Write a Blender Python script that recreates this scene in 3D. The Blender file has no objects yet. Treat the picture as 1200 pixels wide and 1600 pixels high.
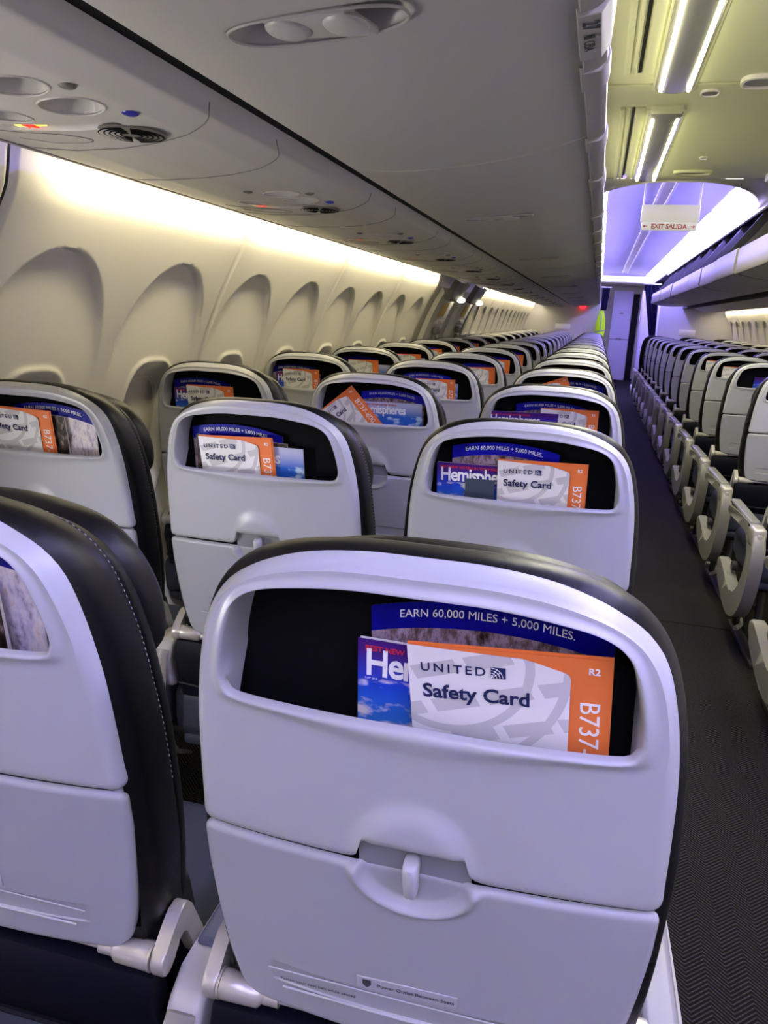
import bpy, bmesh, math, random
from mathutils import Vector, Matrix, Euler
random.seed(7)
PI = math.pi
sc = bpy.context.scene
COL = sc.collection

# ---------------------------------------------------------------- camera, world, exposure
cam_d = bpy.data.cameras.new('camera')
cam = bpy.data.objects.new('camera', cam_d)
COL.objects.link(cam)
cam_d.sensor_fit = 'VERTICAL'
cam_d.sensor_height = 36.0
cam_d.lens = 1196.4 / 1600 * 36.0
cam_d.clip_start = 0.02
YAW, PITCH, ROLL = -0.25494, -0.25520, 0.04795
fw = Vector((math.sin(YAW) * math.cos(PITCH), math.cos(YAW) * math.cos(PITCH), math.sin(PITCH)))
r0 = Vector((math.cos(YAW), -math.sin(YAW), 0))
u0 = r0.cross(fw)
rr = r0 * math.cos(ROLL) + u0 * math.sin(ROLL)
uu = -r0 * math.sin(ROLL) + u0 * math.cos(ROLL)
cam.matrix_world = Matrix(((rr.x, uu.x, -fw.x, -0.4107), (rr.y, uu.y, -fw.y, -0.5419), (rr.z, uu.z, -fw.z, 1.3193), (0, 0, 0, 1)))
sc.camera = cam
w = bpy.data.worlds.new('world')
sc.world = w
w.use_nodes = True
w.node_tree.nodes['Background'].inputs[0].default_value = (0.5, 0.5, 0.55, 1)
w.node_tree.nodes['Background'].inputs[1].default_value = 0.02
sc.view_settings.view_transform = 'Standard'
sc.view_settings.look = 'None'
sc.view_settings.gamma = 1
sc.view_settings.use_curve_mapping = False
sc.view_settings.exposure = 2.4
sc.cycles.use_denoising = True
sc.cycles.max_bounces = 7
sc.cycles.diffuse_bounces = 4
sc.cycles.glossy_bounces = 3
sc.cycles.sample_clamp_indirect = 6
# light levels
COVE = 6.0        # wall-wash strips above the windows
TUBE = 2.2
TUBE_W = 1.7     # W per metre of each tube, thrown down
#       # ceiling light tubes
MOOD_F = 110.0     # violet lamps of the forward ceiling dome (W each)
MOOD_R = 20.0     # violet lamps of the dome overhead/behind
DOME_EDGE = .6
FILL_W = 2.6         # added fill lamp at an unseen left window, lifts the left seat backs
DOME_EDGE_REAR = 3.2   # white diffuser rim of the dome


# ---------------------------------------------------------------- materials
def lin(c):
    return tuple(((v / 255) / 12.92 if v / 255 <= .04045 else ((v / 255 + .055) / 1.055) ** 2.4) for v in c) + (1,)


class NT:
    def __init__(s, m):
        s.t = m.node_tree
        s.b = s.t.nodes['Principled BSDF']

    def n(s, typ, **k):
        nd = s.t.nodes.new(typ)
        for a, v in k.items():
            setattr(nd, a, v)
        return nd

    def l(s, a, b):
        s.t.links.new(a, b)

    def m(s, op, a, b=None, c=None):
        nd = s.n('ShaderNodeMath', operation=op)
        for i, v in enumerate((a, b, c)):
            if v is None:
                continue
            if isinstance(v, (int, float)):
                nd.inputs[i].default_value = v
            else:
                s.l(v, nd.inputs[i])
        return nd.outputs[0]

    def mix(s, f, a, b):
        nd = s.n('ShaderNodeMix', data_type='RGBA')
        s.l(f, nd.inputs[0])
        for i, v in ((6, a), (7, b)):
            if isinstance(v, tuple):
                nd.inputs[i].default_value = v
            else:
                s.l(v, nd.inputs[i])
        return nd.outputs[2]

    def xyz(s, kind='Object'):
        tc = s.n('ShaderNodeTexCoord')
        sp = s.n('ShaderNodeSeparateXYZ')
        s.l(tc.outputs[kind], sp.inputs[0])
        return sp.outputs[0], sp.outputs[1], sp.outputs[2], tc.outputs[kind]

    def noise(s, vec, scale, detail=2, rough=.5):
        nd = s.n('ShaderNodeTexNoise')
        nd.inputs['Scale'].default_value = scale
        nd.inputs['Detail'].default_value = detail
        nd.inputs['Roughness'].default_value = rough
        if vec is not None:
            s.l(vec, nd.inputs['Vector'])
        return nd.outputs['Fac']


def mat(name, rgb, rough=.5, metal=0, bump=None, var=0, emit=None, spec=.5, coat=0):
    m = bpy.data.materials.new(name)
    m.use_nodes = True
    t = NT(m)
    c = lin(rgb)
    t.b.inputs['Base Color'].default_value = c
    t.b.inputs['Roughness'].default_value = rough
    t.b.inputs['Metallic'].default_value = metal
    t.b.inputs['Specular IOR Level'].default_value = spec
    if coat:
        t.b.inputs['Coat Weight'].default_value = coat
    x, y, z, v = t.xyz()
    if bump:
        nz = t.noise(v, bump[0], 3)
        bp = t.n('ShaderNodeBump')
        bp.inputs['Strength'].default_value = bump[1]
        bp.inputs['Distance'].default_value = bump[2] if len(bump) > 2 else .001
        t.l(nz, bp.inputs['Height'])
        t.l(bp.outputs[0], t.b.inputs['Normal'])
    if var:
        nz = t.noise(v, 6, 3)
        c2 = tuple(q * (1 - var) for q in c[:3]) + (1,)
        t.l(t.mix(nz, c, c2), t.b.inputs['Base Color'])
    if emit:
        t.b.inputs['Emission Color'].default_value = lin(emit[0])
        t.b.inputs['Emission Strength'].default_value = emit[1]
    return m


M = {}
M['shell'] = mat('grey shell plastic', (172, 174, 177), .36, bump=(260, .10, .0006))
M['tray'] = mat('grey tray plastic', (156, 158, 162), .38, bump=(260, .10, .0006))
M['shell_dark'] = mat('grey recess plastic', (128, 130, 136), .45)
M['leather'] = mat('black leather', (10, 10, 12), .42, bump=(42, .35, .0025), spec=.28)
M['navy'] = mat('navy leather', (5, 6, 19), .55, bump=(60, .3, .002), spec=.18)
M['cushion'] = mat('blue grey seat cushion', (52, 56, 70), .5, bump=(60, .3, .002), spec=.3)  # navy leather lightened to grey-blue: the light on it is in the colour
M['lining'] = mat('black pocket fabric', (8, 8, 12), .85, bump=(700, .4, .0006), spec=.15)
M['stitch'] = mat('grey thread', (150, 150, 155), .7)
M['silver'] = mat('champagne painted metal', (176, 172, 162), .32, metal=.35)
M['white_metal'] = mat('off white plastic', (176, 174, 168), .35)
M['strap'] = mat('tan grey plastic', (128, 125, 117), .4)
M['arm_pad'] = mat('grey armrest cap', (120, 119, 116), .34)
M['arm_top'] = mat('blue grey armrest pad', (96, 100, 114), .45, bump=(120, .15, .0006))
M['dark_frame'] = mat('dark seat frame', (52, 50, 48), .5, metal=.3)
M['label'] = mat('pale label', (166, 166, 174), .4)
M['ink'] = mat('dark ink', (58, 58, 66), .6)
M['wall'] = mat('cream sidewall laminate', (224, 221, 210), .48, bump=(320, .08, .0005))
M['shade'] = mat('window shade', (212, 207, 192), .5)
M['trim'] = mat('wall trim', (200, 195, 182), .45)
M['psu'] = mat('service panel plastic', (206, 202, 190), .45, bump=(300, .08, .0005))
M['psu_dark'] = mat('service panel grey', (120, 117, 108), .5)
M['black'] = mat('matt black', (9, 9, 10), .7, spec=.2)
M['bin'] = mat('bin laminate', (184, 180, 172), .42, bump=(280, .08, .0005), var=.04)
M['bin_edge'] = mat('bin lip', (168, 164, 156), .4)
M['ceiling'] = mat('ceiling laminate', (214, 216, 178), .5, bump=(200, .05, .0005))
M['dome'] = mat('dome lining', (206, 205, 220), .45)
M['rim'] = mat('bright rim', (235, 232, 222), .3)
M['bulk'] = mat('bulkhead laminate', (206, 204, 204), .5, bump=(240, .06, .0005))
M['monument'] = mat('lilac grey laminate', (205, 203, 214), .42)
M['curtain'] = mat('navy curtain cloth', (20, 25, 74), .8, bump=(90, .4, .003))
M['vest'] = mat('lime hi vis cloth', (196, 255, 20), .7, bump=(120, .2, .001), emit=None)
M['reflect'] = mat('reflective tape', (150, 160, 160), .3, metal=.5)
M['white'] = mat('white paper', (240, 238, 232), .55)
M['orange'] = mat('orange card', (238, 126, 60), .5)
M['card_navy'] = mat('navy print', (24, 32, 84), .5)
M['blue'] = mat('royal blue print', (6, 8, 178), .4)
M['white_ink'] = mat('white print', (245, 245, 245), .5)
M['red_ink'] = mat('red print', (200, 40, 60), .5)
M['note'] = mat('slate paper', (62, 74, 92), .6)
M['glass_lens'] = mat('smoked lens', (150, 150, 145), .15, spec=.6)
M['tube'] = mat('lamp tube', (255, 250, 225), .4, emit=((255, 252, 196), TUBE))
M['cove'] = mat('wall wash diffuser', (255, 248, 225), .4, emit=((255, 241, 200), COVE))
M['sign_amber'] = mat('lit amber sign', (255, 220, 90), .4, emit=((255, 214, 70), .5))
M['sign_red'] = mat('lit red sign', (255, 60, 40), .4, emit=((255, 40, 30), .35))
M['call'] = mat('blue call button', (44, 44, 130), .25, emit=((60, 60, 200), .02))
M['dome_edge'] = mat('white light diffuser', (245, 245, 245), .4, emit=((250, 244, 240), DOME_EDGE))
M['dome_edge_rear'] = mat('white light diffuser overhead', (245, 245, 245), .4, emit=((240, 240, 255), DOME_EDGE_REAR))
M['red_lamp'] = mat('red lamp', (255, 40, 50), .3, emit=((255, 30, 40), .7))
M['led'] = mat('violet lamp', (160, 140, 255), .4, emit=((130, 110, 255), .5))
M['exit_face'] = mat('lit sign face', (176, 174, 158), .4, emit=((250, 246, 215), .06))
M['exit_red'] = mat('sign lettering', (150, 26, 12), .5)
M['exit_lamp'] = mat('exit lamp', (255, 250, 235), .4, emit=((255, 246, 224), 1.2))
M['yellow_decal'] = mat('yellow decal', (214, 180, 90), .5)
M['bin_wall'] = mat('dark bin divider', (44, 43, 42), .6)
M['bin_face'] = mat('pale bin edge', (140, 137, 130), .4)


def carpet():
    m = mat('dark herringbone carpet', (30, 29, 29), .95, spec=.1)
    t = NT(m)
    x, y, z, v = t.xyz()
    fx = t.m('FRACT', t.m('DIVIDE', x, .085))
    tri = t.m('MULTIPLY', t.m('ABSOLUTE', t.m('SUBTRACT', fx, .5)), .08)
    st = t.m('FRACT', t.m('DIVIDE', t.m('ADD', y, tri), .011))
    on = t.m('GREATER_THAN', st, .62)
    nz = t.noise(v, 180, 2)
    on2 = t.m('MULTIPLY', on, t.m('MULTIPLY_ADD', nz, 1.6, -.2))
    big = t.noise(v, 2.2, 3)
    base = t.mix(big, lin((8, 8, 8)), lin((13, 12, 12)))
    t.l(t.mix(on2, base, lin((58, 55, 52))), t.b.inputs['Base Color'])
    bp = t.n('ShaderNodeBump')
    bp.inputs['Strength'].default_value = .5
    bp.inputs['Distance'].default_value = .002
    t.l(on2, bp.inputs['Height'])
    t.l(bp.outputs[0], t.b.inputs['Normal'])
    return m


def card_white():
    m = mat('safety card print', (236, 234, 230), .5)
    t = NT(m)
    x, y, z, v = t.xyz()
    # pale globe: two meridian arcs and broken latitude bands
    def arc(cx, cz, r, wd):
        dx = t.m('SUBTRACT', x, cx); dz = t.m('SUBTRACT', z, cz)
        r_ = t.m('SQRT', t.m('ADD', t.m('MULTIPLY', dx, dx), t.m('MULTIPLY', dz, dz)))
        return t.m('LESS_THAN', t.m('ABSOLUTE', t.m('SUBTRACT', r_, r)), wd), r_
    a1, r1 = arc(-.045, -.015, .062, .0035)
    a2, r2 = arc(-.06, -.01, .135 - .03, .0035)
    bands = t.m('GREATER_THAN', t.m('FRACT', t.m('DIVIDE', t.m('ADD', z, t.m('MULTIPLY', x, -.28)), .034)), .62)
    gap = t.m('GREATER_THAN', t.m('FRACT', t.m('DIVIDE', t.m('ADD', x, t.m('MULTIPLY', z, .5)), .047)), .18)
    mk = t.m('MAXIMUM', t.m('MAXIMUM', a1, a2), t.m('MULTIPLY', bands, gap))
    t.l(t.mix(mk, lin((234, 233, 231)), lin((202, 201, 200))), t.b.inputs['Base Color'])
    return m


def mag_cover(name, top, mid, low, cloud, seed):
    m = mat(name, mid, .3, coat=.2)
    t = NT(m)
    x, y, z, v = t.xyz()
    mp = t.n('ShaderNodeMapping')
    mp.inputs['Location'].default_value = (seed, 0, seed * .7)
    mp.inputs['Scale'].default_value = (1, 1, 1.9)
    t.l(v, mp.inputs[0])
    nz = t.noise(mp.outputs[0], 30, 4, .55)
    rp = t.n('ShaderNodeValToRGB')
    rp.color_ramp.elements[0].position = .0
    rp.color_ramp.elements[0].color = lin(low)
    rp.color_ramp.elements[1].position = .9
    rp.color_ramp.elements[1].color = lin(top)
    e = rp.color_ramp.elements.new(.55)
    e.color = lin(mid)
    t.l(t.m('MULTIPLY_ADD', z, 11.0, 1.0), rp.inputs[0])      # z = 0 at the top edge of the magazine
    cl = t.m('MULTIPLY', t.m('MULTIPLY', t.m('SUBTRACT', nz, .53), 9), t.m('LESS_THAN', z, -.036))
    cl = t.m('MINIMUM', t.m('MAXIMUM', cl, 0), 1)
    t.l(t.mix(cl, rp.outputs[0], lin(cloud)), t.b.inputs['Base Color'])
    return m


def photo_print(name, cols, scale, seed):
    m = mat(name, cols[0], .35, coat=.2)
    t = NT(m)
    x, y, z, v = t.xyz()
    mp = t.n('ShaderNodeMapping')
    mp.inputs['Location'].default_value = (seed, seed, seed)
    mp.inputs['Scale'].default_value = (1.6, 1, .7)
    t.l(v, mp.inputs[0])
    nz = t.noise(mp.outputs[0], scale, 5, .65)
    rp = t.n('ShaderNodeValToRGB')
    rp.color_ramp.elements[0].position = .34
    rp.color_ramp.elements[0].color = lin(cols[0])
    rp.color_ramp.elements[1].position = .68
    rp.color_ramp.elements[1].color = lin(cols[-1])
    for i, c in enumerate(cols[1:-1]):
        e = rp.color_ramp.elements.new(.34 + .34 * (i + 1) / (len(cols) - 1))
        e.color = lin(c)
    t.l(nz, rp.inputs[0])
    t.l(rp.outputs[0], t.b.inputs['Base Color'])
    return m


M['carpet'] = carpet()
M['worn_carpet'] = mat('worn brown carpet', (34, 31, 28), .95, bump=(300, .5, .002), var=.45, spec=.1)
M['card'] = card_white()
M['mag'] = mag_cover('sky magazine cover', (70, 30, 120), (34, 70, 200), (60, 140, 225), (232, 222, 226), 1.3)
M['mag_sea'] = mag_cover('sea magazine cover', (190, 195, 225), (40, 100, 200), (30, 90, 190), (190, 215, 240), 4.1)
M['street'] = photo_print('street photograph', [(30, 24, 26), (110, 90, 92), (170, 150, 170), (90, 60, 40)], 70, 2.0)
M['palm'] = photo_print('palm photograph', [(60, 40, 24), (200, 190, 205), (232, 224, 226), (200, 160, 60)], 38, 5.0)
M['dark_cover'] = photo_print('dark magazine cover', [(16, 12, 12), (50, 36, 30), (150, 130, 120)], 60, 9.0)


# ---------------------------------------------------------------- geometry helpers
def new_obj(name, bm, m, parent=None, smooth=True, angle=40):
    me = bpy.data.meshes.new(name)
    bm.normal_update()
    if smooth:
        ca = math.radians(angle)
        for f in bm.faces:
            f.smooth = True
        for e in bm.edges:
            if len(e.link_faces) == 2 and e.calc_face_angle(0) > ca:
                e.smooth = False
    bm.to_mesh(me)
    bm.free()
    for mm in (m if isinstance(m, (list, tuple)) else [m]):
        me.materials.append(mm)
    o = bpy.data.objects.new(name, me)
    COL.objects.link(o)
    if parent:
        o.parent = parent
    return o


def empty(name, loc=(0, 0, 0), rot=(0, 0, 0), parent=None):
    o = bpy.data.objects.new(name, None)
    COL.objects.link(o)
    o.location = loc
    o.rotation_euler = rot
    o.empty_display_size = .05
    if parent:
        o.parent = parent
    return o


def tag(o, label, cat, group=None):
    o['label'] = label
    o['category'] = cat
    if group:
        o['group'] = group
    return o


def structure(o):
    o['kind'] = 'structure'
    return o


def copy_tree(o, parent=None):
    c = o.copy()
    COL.objects.link(c)
    c.parent = parent
    for ch in o.children:
        copy_tree(ch, c)
    return c


def box(bm, c, s, bevel=0, seg=2, rot=None, mi=0):
    r = bmesh.ops.create_cube(bm, size=1)
    vs = r['verts']
    mtx = Matrix.Translation(c) @ (rot.to_4x4() if rot else Matrix()) @ Matrix.Diagonal((*s, 1))
    bmesh.ops.transform(bm, matrix=mtx, verts=vs)
    fs = set(f for v in vs for f in v.link_faces)
    for f in fs:
        f.material_index = mi
    if bevel:
        es = list(set(e for v in vs for e in v.link_edges))
        bmesh.ops.bevel(bm, geom=es, offset=bevel, segments=seg, profile=.5, affect='EDGES', material=mi)


def loft(bm, loops, cap0=False, cap1=False, closed=True, mi=0):
    vl = [[bm.verts.new(p) for p in lp] for lp in loops]
    n = len(loops[0])
    for a, b in zip(vl[:-1], vl[1:]):
        for i in range(n if closed else n - 1):
            j = (i + 1) % n
            f = bm.faces.new((a[i], a[j], b[j], b[i]))
            f.material_index = mi
    for flag, lp in ((cap0, vl[0]), (cap1, vl[-1])):
        if flag:
            c = sum((v.co for v in lp), Vector()) / n
            cv = bm.verts.new(c)
            for i in range(n):
                f = bm.faces.new((lp[i], lp[(i + 1) % n], cv))
                f.material_index = mi
    return vl


def tube(bm, pts, r, n=10, cap=True, mi=0, flat=None):
    """round tube (or elliptic, flat=(a,b)) along a polyline"""
    pts = [Vector(p) for p in pts]
    loops = []
    up = None
    for i, p in enumerate(pts):
        d = (pts[min(i + 1, len(pts) - 1)] - pts[max(i - 1, 0)]).normalized()
        if up is None:
            up = Vector((0, 0, 1)) if abs(d.z) < .9 else Vector((0, 1, 0))
        s = d.cross(up).normalized()
        up = s.cross(d).normalized()
        ri = r[i] if isinstance(r, (list, tuple)) else r
        a, b = flat if flat else (1, 1)
        loops.append([p + s * (ri * a * math.cos(2 * PI * k / n)) + up * (ri * b * math.sin(2 * PI * k / n)) for k in range(n)])
    loft(bm, loops, cap, cap, mi=mi)


def prism(bm, poly, x0, x1, axis='x', bevel=0, mi=0, seg=2):
    """extrude a 2D polygon along an axis; poly in the two other axes (y,z) / (x,z) / (x,y)"""
    def P(a, q):
        return {'x': (a, q[0], q[1]), 'y': (q[0], a, q[1]), 'z': (q[0], q[1], a)}[axis]
    va = [bm.verts.new(P(x0, q)) for q in poly]
    vb = [bm.verts.new(P(x1, q)) for q in poly]
    n = len(poly)
    fs = [bm.faces.new(va), bm.faces.new(list(reversed(vb)))]
    for i in range(n):
        fs.append(bm.faces.new((va[i], vb[i], vb[(i + 1) % n], va[(i + 1) % n])))
    for f in fs:
        f.material_index = mi
    if bevel:
        es = list(set(e for f in fs[:2] for e in f.edges))
        bmesh.ops.bevel(bm, geom=es, offset=bevel, segments=seg, profile=.5, affect='EDGES', material=mi)
    bmesh.ops.recalc_face_normals(bm, faces=bm.faces[:])


def smooth_poly(pts, n, closed=False):
    """Catmull-Rom through the points, resampled to n points"""
    P = [Vector(p) for p in pts]
    out = []
    m = len(P)
    seg = m if closed else m - 1
    for i in range(seg):
        p0 = P[(i - 1) % m] if closed or i > 0 else P[0]
        p1, p2 = P[i], P[(i + 1) % m]
        p3 = P[(i + 2) % m] if closed or i + 2 < m else P[-1]
        for k in range(12):
            t = k / 12
            out.append(.5 * ((2 * p1) + (p2 - p0) * t + (2 * p0 - 5 * p1 + 4 * p2 - p3) * t * t + (3 * p1 - p0 - 3 * p2 + p3) * t ** 3))
    if not closed:
        out.append(P[-1])
    return resample(out, n, closed)


def resample(P, n, closed=False):
    P = [Vector(p) for p in P]
    Q = P + [P[0]] if closed else P
    L = [0]
    for a, b in zip(Q[:-1], Q[1:]):
        L.append(L[-1] + (b - a).length)
    out = []
    j = 0
    for k in range(n):
        s = L[-1] * k / (n if closed else n - 1)
        while j < len(L) - 2 and L[j + 1] < s:
            j += 1
        t = (s - L[j]) / max(1e-9, L[j + 1] - L[j])
        out.append(Q[j].lerp(Q[j + 1], min(1, t)))
    return out


def heightfield(bm, us, vs, fn, mi=0, skip=None):
    g = [[bm.verts.new(fn(u, v)) for u in us] for v in vs]
    for j in range(len(vs) - 1):
        for i in range(len(us) - 1):
            if skip and skip(.5 * (us[i] + us[i + 1]), .5 * (vs[j] + vs[j + 1])):
                continue
            f = bm.faces.new((g[j][i], g[j][i + 1], g[j + 1][i + 1], g[j + 1][i]))
            f.material_index = mi
    return g


def lsp(a, b, n):
    return [a + (b - a) * i / (n - 1) for i in range(n)]


def sst(a, b, x):
    t = min(1, max(0, (x - a) / (b - a)))
    return t * t * (3 - 2 * t)


_txt = {}


def text_mesh(s, size, bold=0.0, align='LEFT', space=1.0, extrude=.0001, sx=1.0):
    """lettering as a mesh facing -Y, x right, z up, origin at the baseline"""
    key = (s, size, bold, align, space, sx)
    if key in _txt:
        return _txt[key]
    cu = bpy.data.curves.new('lettering', 'FONT')
    cu.body = s
    cu.size = size
    cu.offset = bold
    cu.align_x = align
    cu.space_character = space
    cu.extrude = extrude
    cu.resolution_u = 3
    o = bpy.data.objects.new('lettering', cu)
    COL.objects.link(o)
    bpy.context.view_layer.update()
    me = bpy.data.meshes.new_from_object(o.evaluated_get(bpy.context.evaluated_depsgraph_get()))
    bpy.data.objects.remove(o)
    me.transform(Matrix.Rotation(PI / 2, 4, 'X') @ Matrix.Diagonal((sx, 1, 1, 1)))
    me.name = 'lettering'
    _txt[key] = me
    return me


def lettering(s, size, m, parent, loc, rot=(0, 0, 0), name='lettering', fn=None, **k):
    me = text_mesh(s, size, **k)
    if me.materials and me.materials[0] != m or fn:
        me = me.copy()
        me.materials.clear()
    if not me.materials:
        me.materials.append(m)
    if fn:
        for v in me.vertices:
            v.co = fn(v.co)
    o = bpy.data.objects.new(name, me)
    COL.objects.link(o)
    o.parent = parent
    o.location = loc
    o.rotation_euler = rot
    return o


ORD = ['zeroth', 'first', 'second', 'third', 'fourth', 'fifth', 'sixth', 'seventh', 'eighth', 'ninth', 'tenth', 'eleventh', 'twelfth',
       'thirteenth', 'fourteenth', 'fifteenth', 'sixteenth', 'seventeenth', 'eighteenth', 'nineteenth', 'twentieth', 'twenty first', 'twenty second']

# ================================================================ SETTING
Y0, Y1 = -2.6, 19.6          # cabin length modelled
WZ, WR = .62, 1.75           # sidewall circle


def wall_pt(y, z, side=-1, out=0):
    ang = math.asin(max(-1, min(1, (z - WZ) / WR)))
    r = WR + out
    return Vector((side * r * math.cos(ang), y, WZ + r * math.sin(ang)))


bm = bmesh.new()
box(bm, (0, (Y0 + Y1) / 2, -.02), (3.6, Y1 - Y0, .04))
structure(new_obj('floor', bm, M['carpet'], smooth=False))
bm = bmesh.new()                                  # worn brownish carpet section across the cabin
box(bm, (0, 3.6, .001), (3.45, 1.22, .004), .001, 1)
structure(new_obj('floor', bm, M['worn_carpet'], smooth=False))

# ---- sidewall panels with arched hollows and window wells
PW = 1.02
PJ = [.762 + PW * k for k in range(-3, 12)]


def wall_panel_bm(side):
    bm = bmesh.new()
    zs = lsp(.02, .62, 7) + lsp(.68, 1.13, 46) + lsp(1.135, 1.46, 66) + lsp(1.47, 1.61, 12)
    ys = lsp(.004, PW - .004, 170)
    WC = (.255 - .02, .765 - .02)

    def fn(y, z):
        d = 0
        for c in WC:
            # arched hollow: crisp at its top, fading out towards the window
            e = math.hypot((y - c) / .225, (z - 1.15) / .275) if z > 1.15 else abs(y - c) / .225
            a = sst(1.0, .955, e)
            d += a * .020 * sst(1.06, 1.40, z)
            # window well
            q = max(abs(y - c) / .128, 0)
            hz = (z - .925) / .215
            e2 = (abs(q) ** 3.2 + abs(hz) ** 3.2) ** (1 / 3.2)
            d += .045 * sst(1.0, .72, e2)
            d -= .006 * math.exp(-((e2 - 1.04) / .035) ** 2)
        d += .035 * sst(1.50, 1.60, z)
        ed = min(y - .004, PW - .004 - y)
        d += .010 * (1 - sst(0, .012, ed))
        return wall_pt(y, z, side, d)
    heightfield(bm, ys, zs, fn)
    if side > 0:
        bmesh.ops.reverse_faces(bm, faces=bm.faces[:])
    return bm


EX0, EX1 = 4.88, 6.86        # overwing exits on the left
for side, nm in ((-1, 'left'), (1, 'right')):
    proto = None
    for yj in PJ:
        if yj + PW > 13.75:
            continue
        if side < 0 and yj + PW > EX0 + .05 and yj < EX1 - .1:
            continue
        if proto is None:
            proto = new_obj('wall_' + nm, wall_panel_bm(side), M['wall'])
            o = proto
        else:
            o = proto.copy()
            COL.objects.link(o)
        o.location.y = yj
        structure(o)
# filler wall behind everything (outer skin)
for side, nm in ((-1, 'left'), (1, 'right')):
    bm = bmesh.new()
    heightfield(bm, [Y0, Y1], lsp(0, 1.9, 24), lambda y, z: wall_pt(y, z, side, .075))
    o = structure(new_obj('wall_' + nm, bm, M['trim']))
# window shades
n_win = 0
bmw = bmesh.new()
poly = []
for k in range(40):
    a = 2 * PI * k / 40
    ca, sa = math.cos(a), math.sin(a)
    poly.append((math.copysign(abs(ca) ** .62, ca) * .098, math.copysign(abs(sa) ** .62, sa) * .165))
prism(bmw, poly, -.004, .004, 'x', .002)
tube(bmw, [(.004, p[0] * 1.02, p[1] * 1.02) for p in poly + poly[:1]], .005, 6, False)
wproto = new_obj('window_1', bmw, M['shade'])
COL.objects.unlink(wproto)
for side in (-1, 1):
    for yj in PJ:
        if yj + PW > 13.75 or (side < 0 and yj + PW > EX0 + .05 and yj < EX1 - .1):
            continue
        for c in (.235, .745):
            n_win += 1
            o = wproto.copy()
            has_fill = side < 0 and -.3 < yj < .3 and c < .5
            o.name = 'window_%d' % n_win
            COL.objects.link(o)
            ang = math.asin((.925 - WZ) / WR)
            p = wall_pt(yj + c, .925, side, .036)
            o.location = p
            o.rotation_euler = (0, ang if side < 0 else -ang, 0 if side < 0 else PI)
            if side > 0:
                o.rotation_euler = (0, -ang, 0)
                o.scale.x = -1
            if has_fill:                   # added lamp before the closed shade, out of view, brightens the seat backs
                ld = bpy.data.lights.new('window_daylight', 'AREA')
                ld.shape = 'RECTANGLE'
                ld.size, ld.size_y = .20, .31
                ld.color = (1.0, .985, .95)
                ld.energy = FILL_W
                lo_ = bpy.data.objects.new('window_daylight', ld)
                COL.objects.link(lo_)
                lo_.location = wall_pt(yj + c, .925, -1, .025)
                lo_.rotation_euler = (PI / 2, 0, -PI / 2)
            structure(o)

# ---- overwing exits (left)
bm = bmesh.new()
heightfield(bm, lsp(EX0 - .04, EX1 + .05, 60), lsp(.02, 1.585, 60),
            lambda y, z: wall_pt(y, z, -1, .03 + .012 * sst(.40, .44, abs((y - EX0 - .04) % .97 - .485))))
structure(new_obj('wall_left', bm, M['trim']))
for i, yc in enumerate((5.45, 6.42)):
    t = empty('overwing_exit_hatch', wall_pt(yc, .0, -1, 0))
    tag(t, 'cream overwing emergency exit hatch, %s of the two on the left wall' % ('nearer' if i == 0 else 'farther'), 'exit hatch', 'overwing exits')
    off = -t.location
    bm = bmesh.new()
    heightfield(bm, lsp(yc - .32, yc + .32, 24), lsp(.42, 1.50, 40),
                lambda y, z: wall_pt(y, z, -1, -.004 + .03 * (1 - sst(0, .03, min(y - yc + .32, yc + .32 - y, z - .42, 1.5 - z)))) + off)
    new_obj('hatch_panel', bm, M['wall'], t)
    bm = bmesh.new()
    heightfield(bm, lsp(yc - .22, yc + .30, 12), lsp(1.44, 1.58, 8), lambda y, z: wall_pt(y, z, -1, -.045 + .04 * (1 - sst(0, .03, min(y - yc + .22, yc + .30 - y)))) + off)
    new_obj('handle_cover', bm, M['psu_dark'], t)
    bm = bmesh.new()
    p = wall_pt(yc + .25, 1.462, -1, -.05) + off
    bmesh.ops.create_uvsphere(bm, u_segments=24, v_segments=12, radius=1, matrix=Matrix.Translation(p) @ Matrix.Diagonal((.03, .11, .022, 1)))
    new_obj('lamp', bm, M['exit_lamp'], t)['label'] = 'bright oval exit lamp'
    bm = bmesh.new()
    heightfield(bm, lsp(yc - .10, yc + .14, 8), lsp(1.31, 1.41, 6), lambda y, z: wall_pt(y, z, -1, -.007) + off)
    new_obj('decal', bm, M['yellow_decal'], t)
    hd = empty('handle', wall_pt(yc + .02, 1.235, -1, -.02) + off, parent=t)
    bm = bmesh.new()
    box(bm, (0, 0, .035), (.05, .20, .04), .014)
    new_obj('handle_grip', bm, M['white_metal'], hd)
    bm = bmesh.new()
    box(bm, (-.005, -.02, -.03), (.04, .15, .06), .014)
    box(bm, (-.01, -.06, -.09), (.03, .06, .05), .01)
    new_obj('handle_recess', bm, M['psu_dark'], hd)

# ---- ends of the cabin
bm = bmesh.new()
box(bm, (0, Y0 - .03, 1.15), (3.6, .06, 2.5))
structure(new_obj('wall_back', bm, M['bulk'], smooth=False))
bm = bmesh.new()
box(bm, (0, Y1 + .03, 1.15), (3.6, .06, 2.5))
structure(new_obj('wall_front', bm, M['ceiling'], smooth=False))

# ---- ceiling with two lit domes
ZC = 2.2
DOMES = [(4.93, 17.9), (-2.45, 1.35)]
DX = .63


def dome_loop(y0, y1, hx, rad, z, n=24):
    pts = []
    for cx, cy, a0 in ((hx - rad[0], y0 + rad[1], -PI / 2), (hx - rad[2], y1 - rad[2], 0), (-hx + rad[2], y1 - rad[2], PI / 2), (-hx + rad[0], y0 + rad[1], PI)):
        rx, ry = (rad[0], rad[1]) if cy < (y0 + y1) / 2 else (rad[2], rad[2])
        for k in range(n):
            a = a0 + PI / 2 * k / (n - 1)
            pts.append(Vector((cx + rx * math.cos(a), cy + ry * math.sin(a), z)))
    return pts


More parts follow.
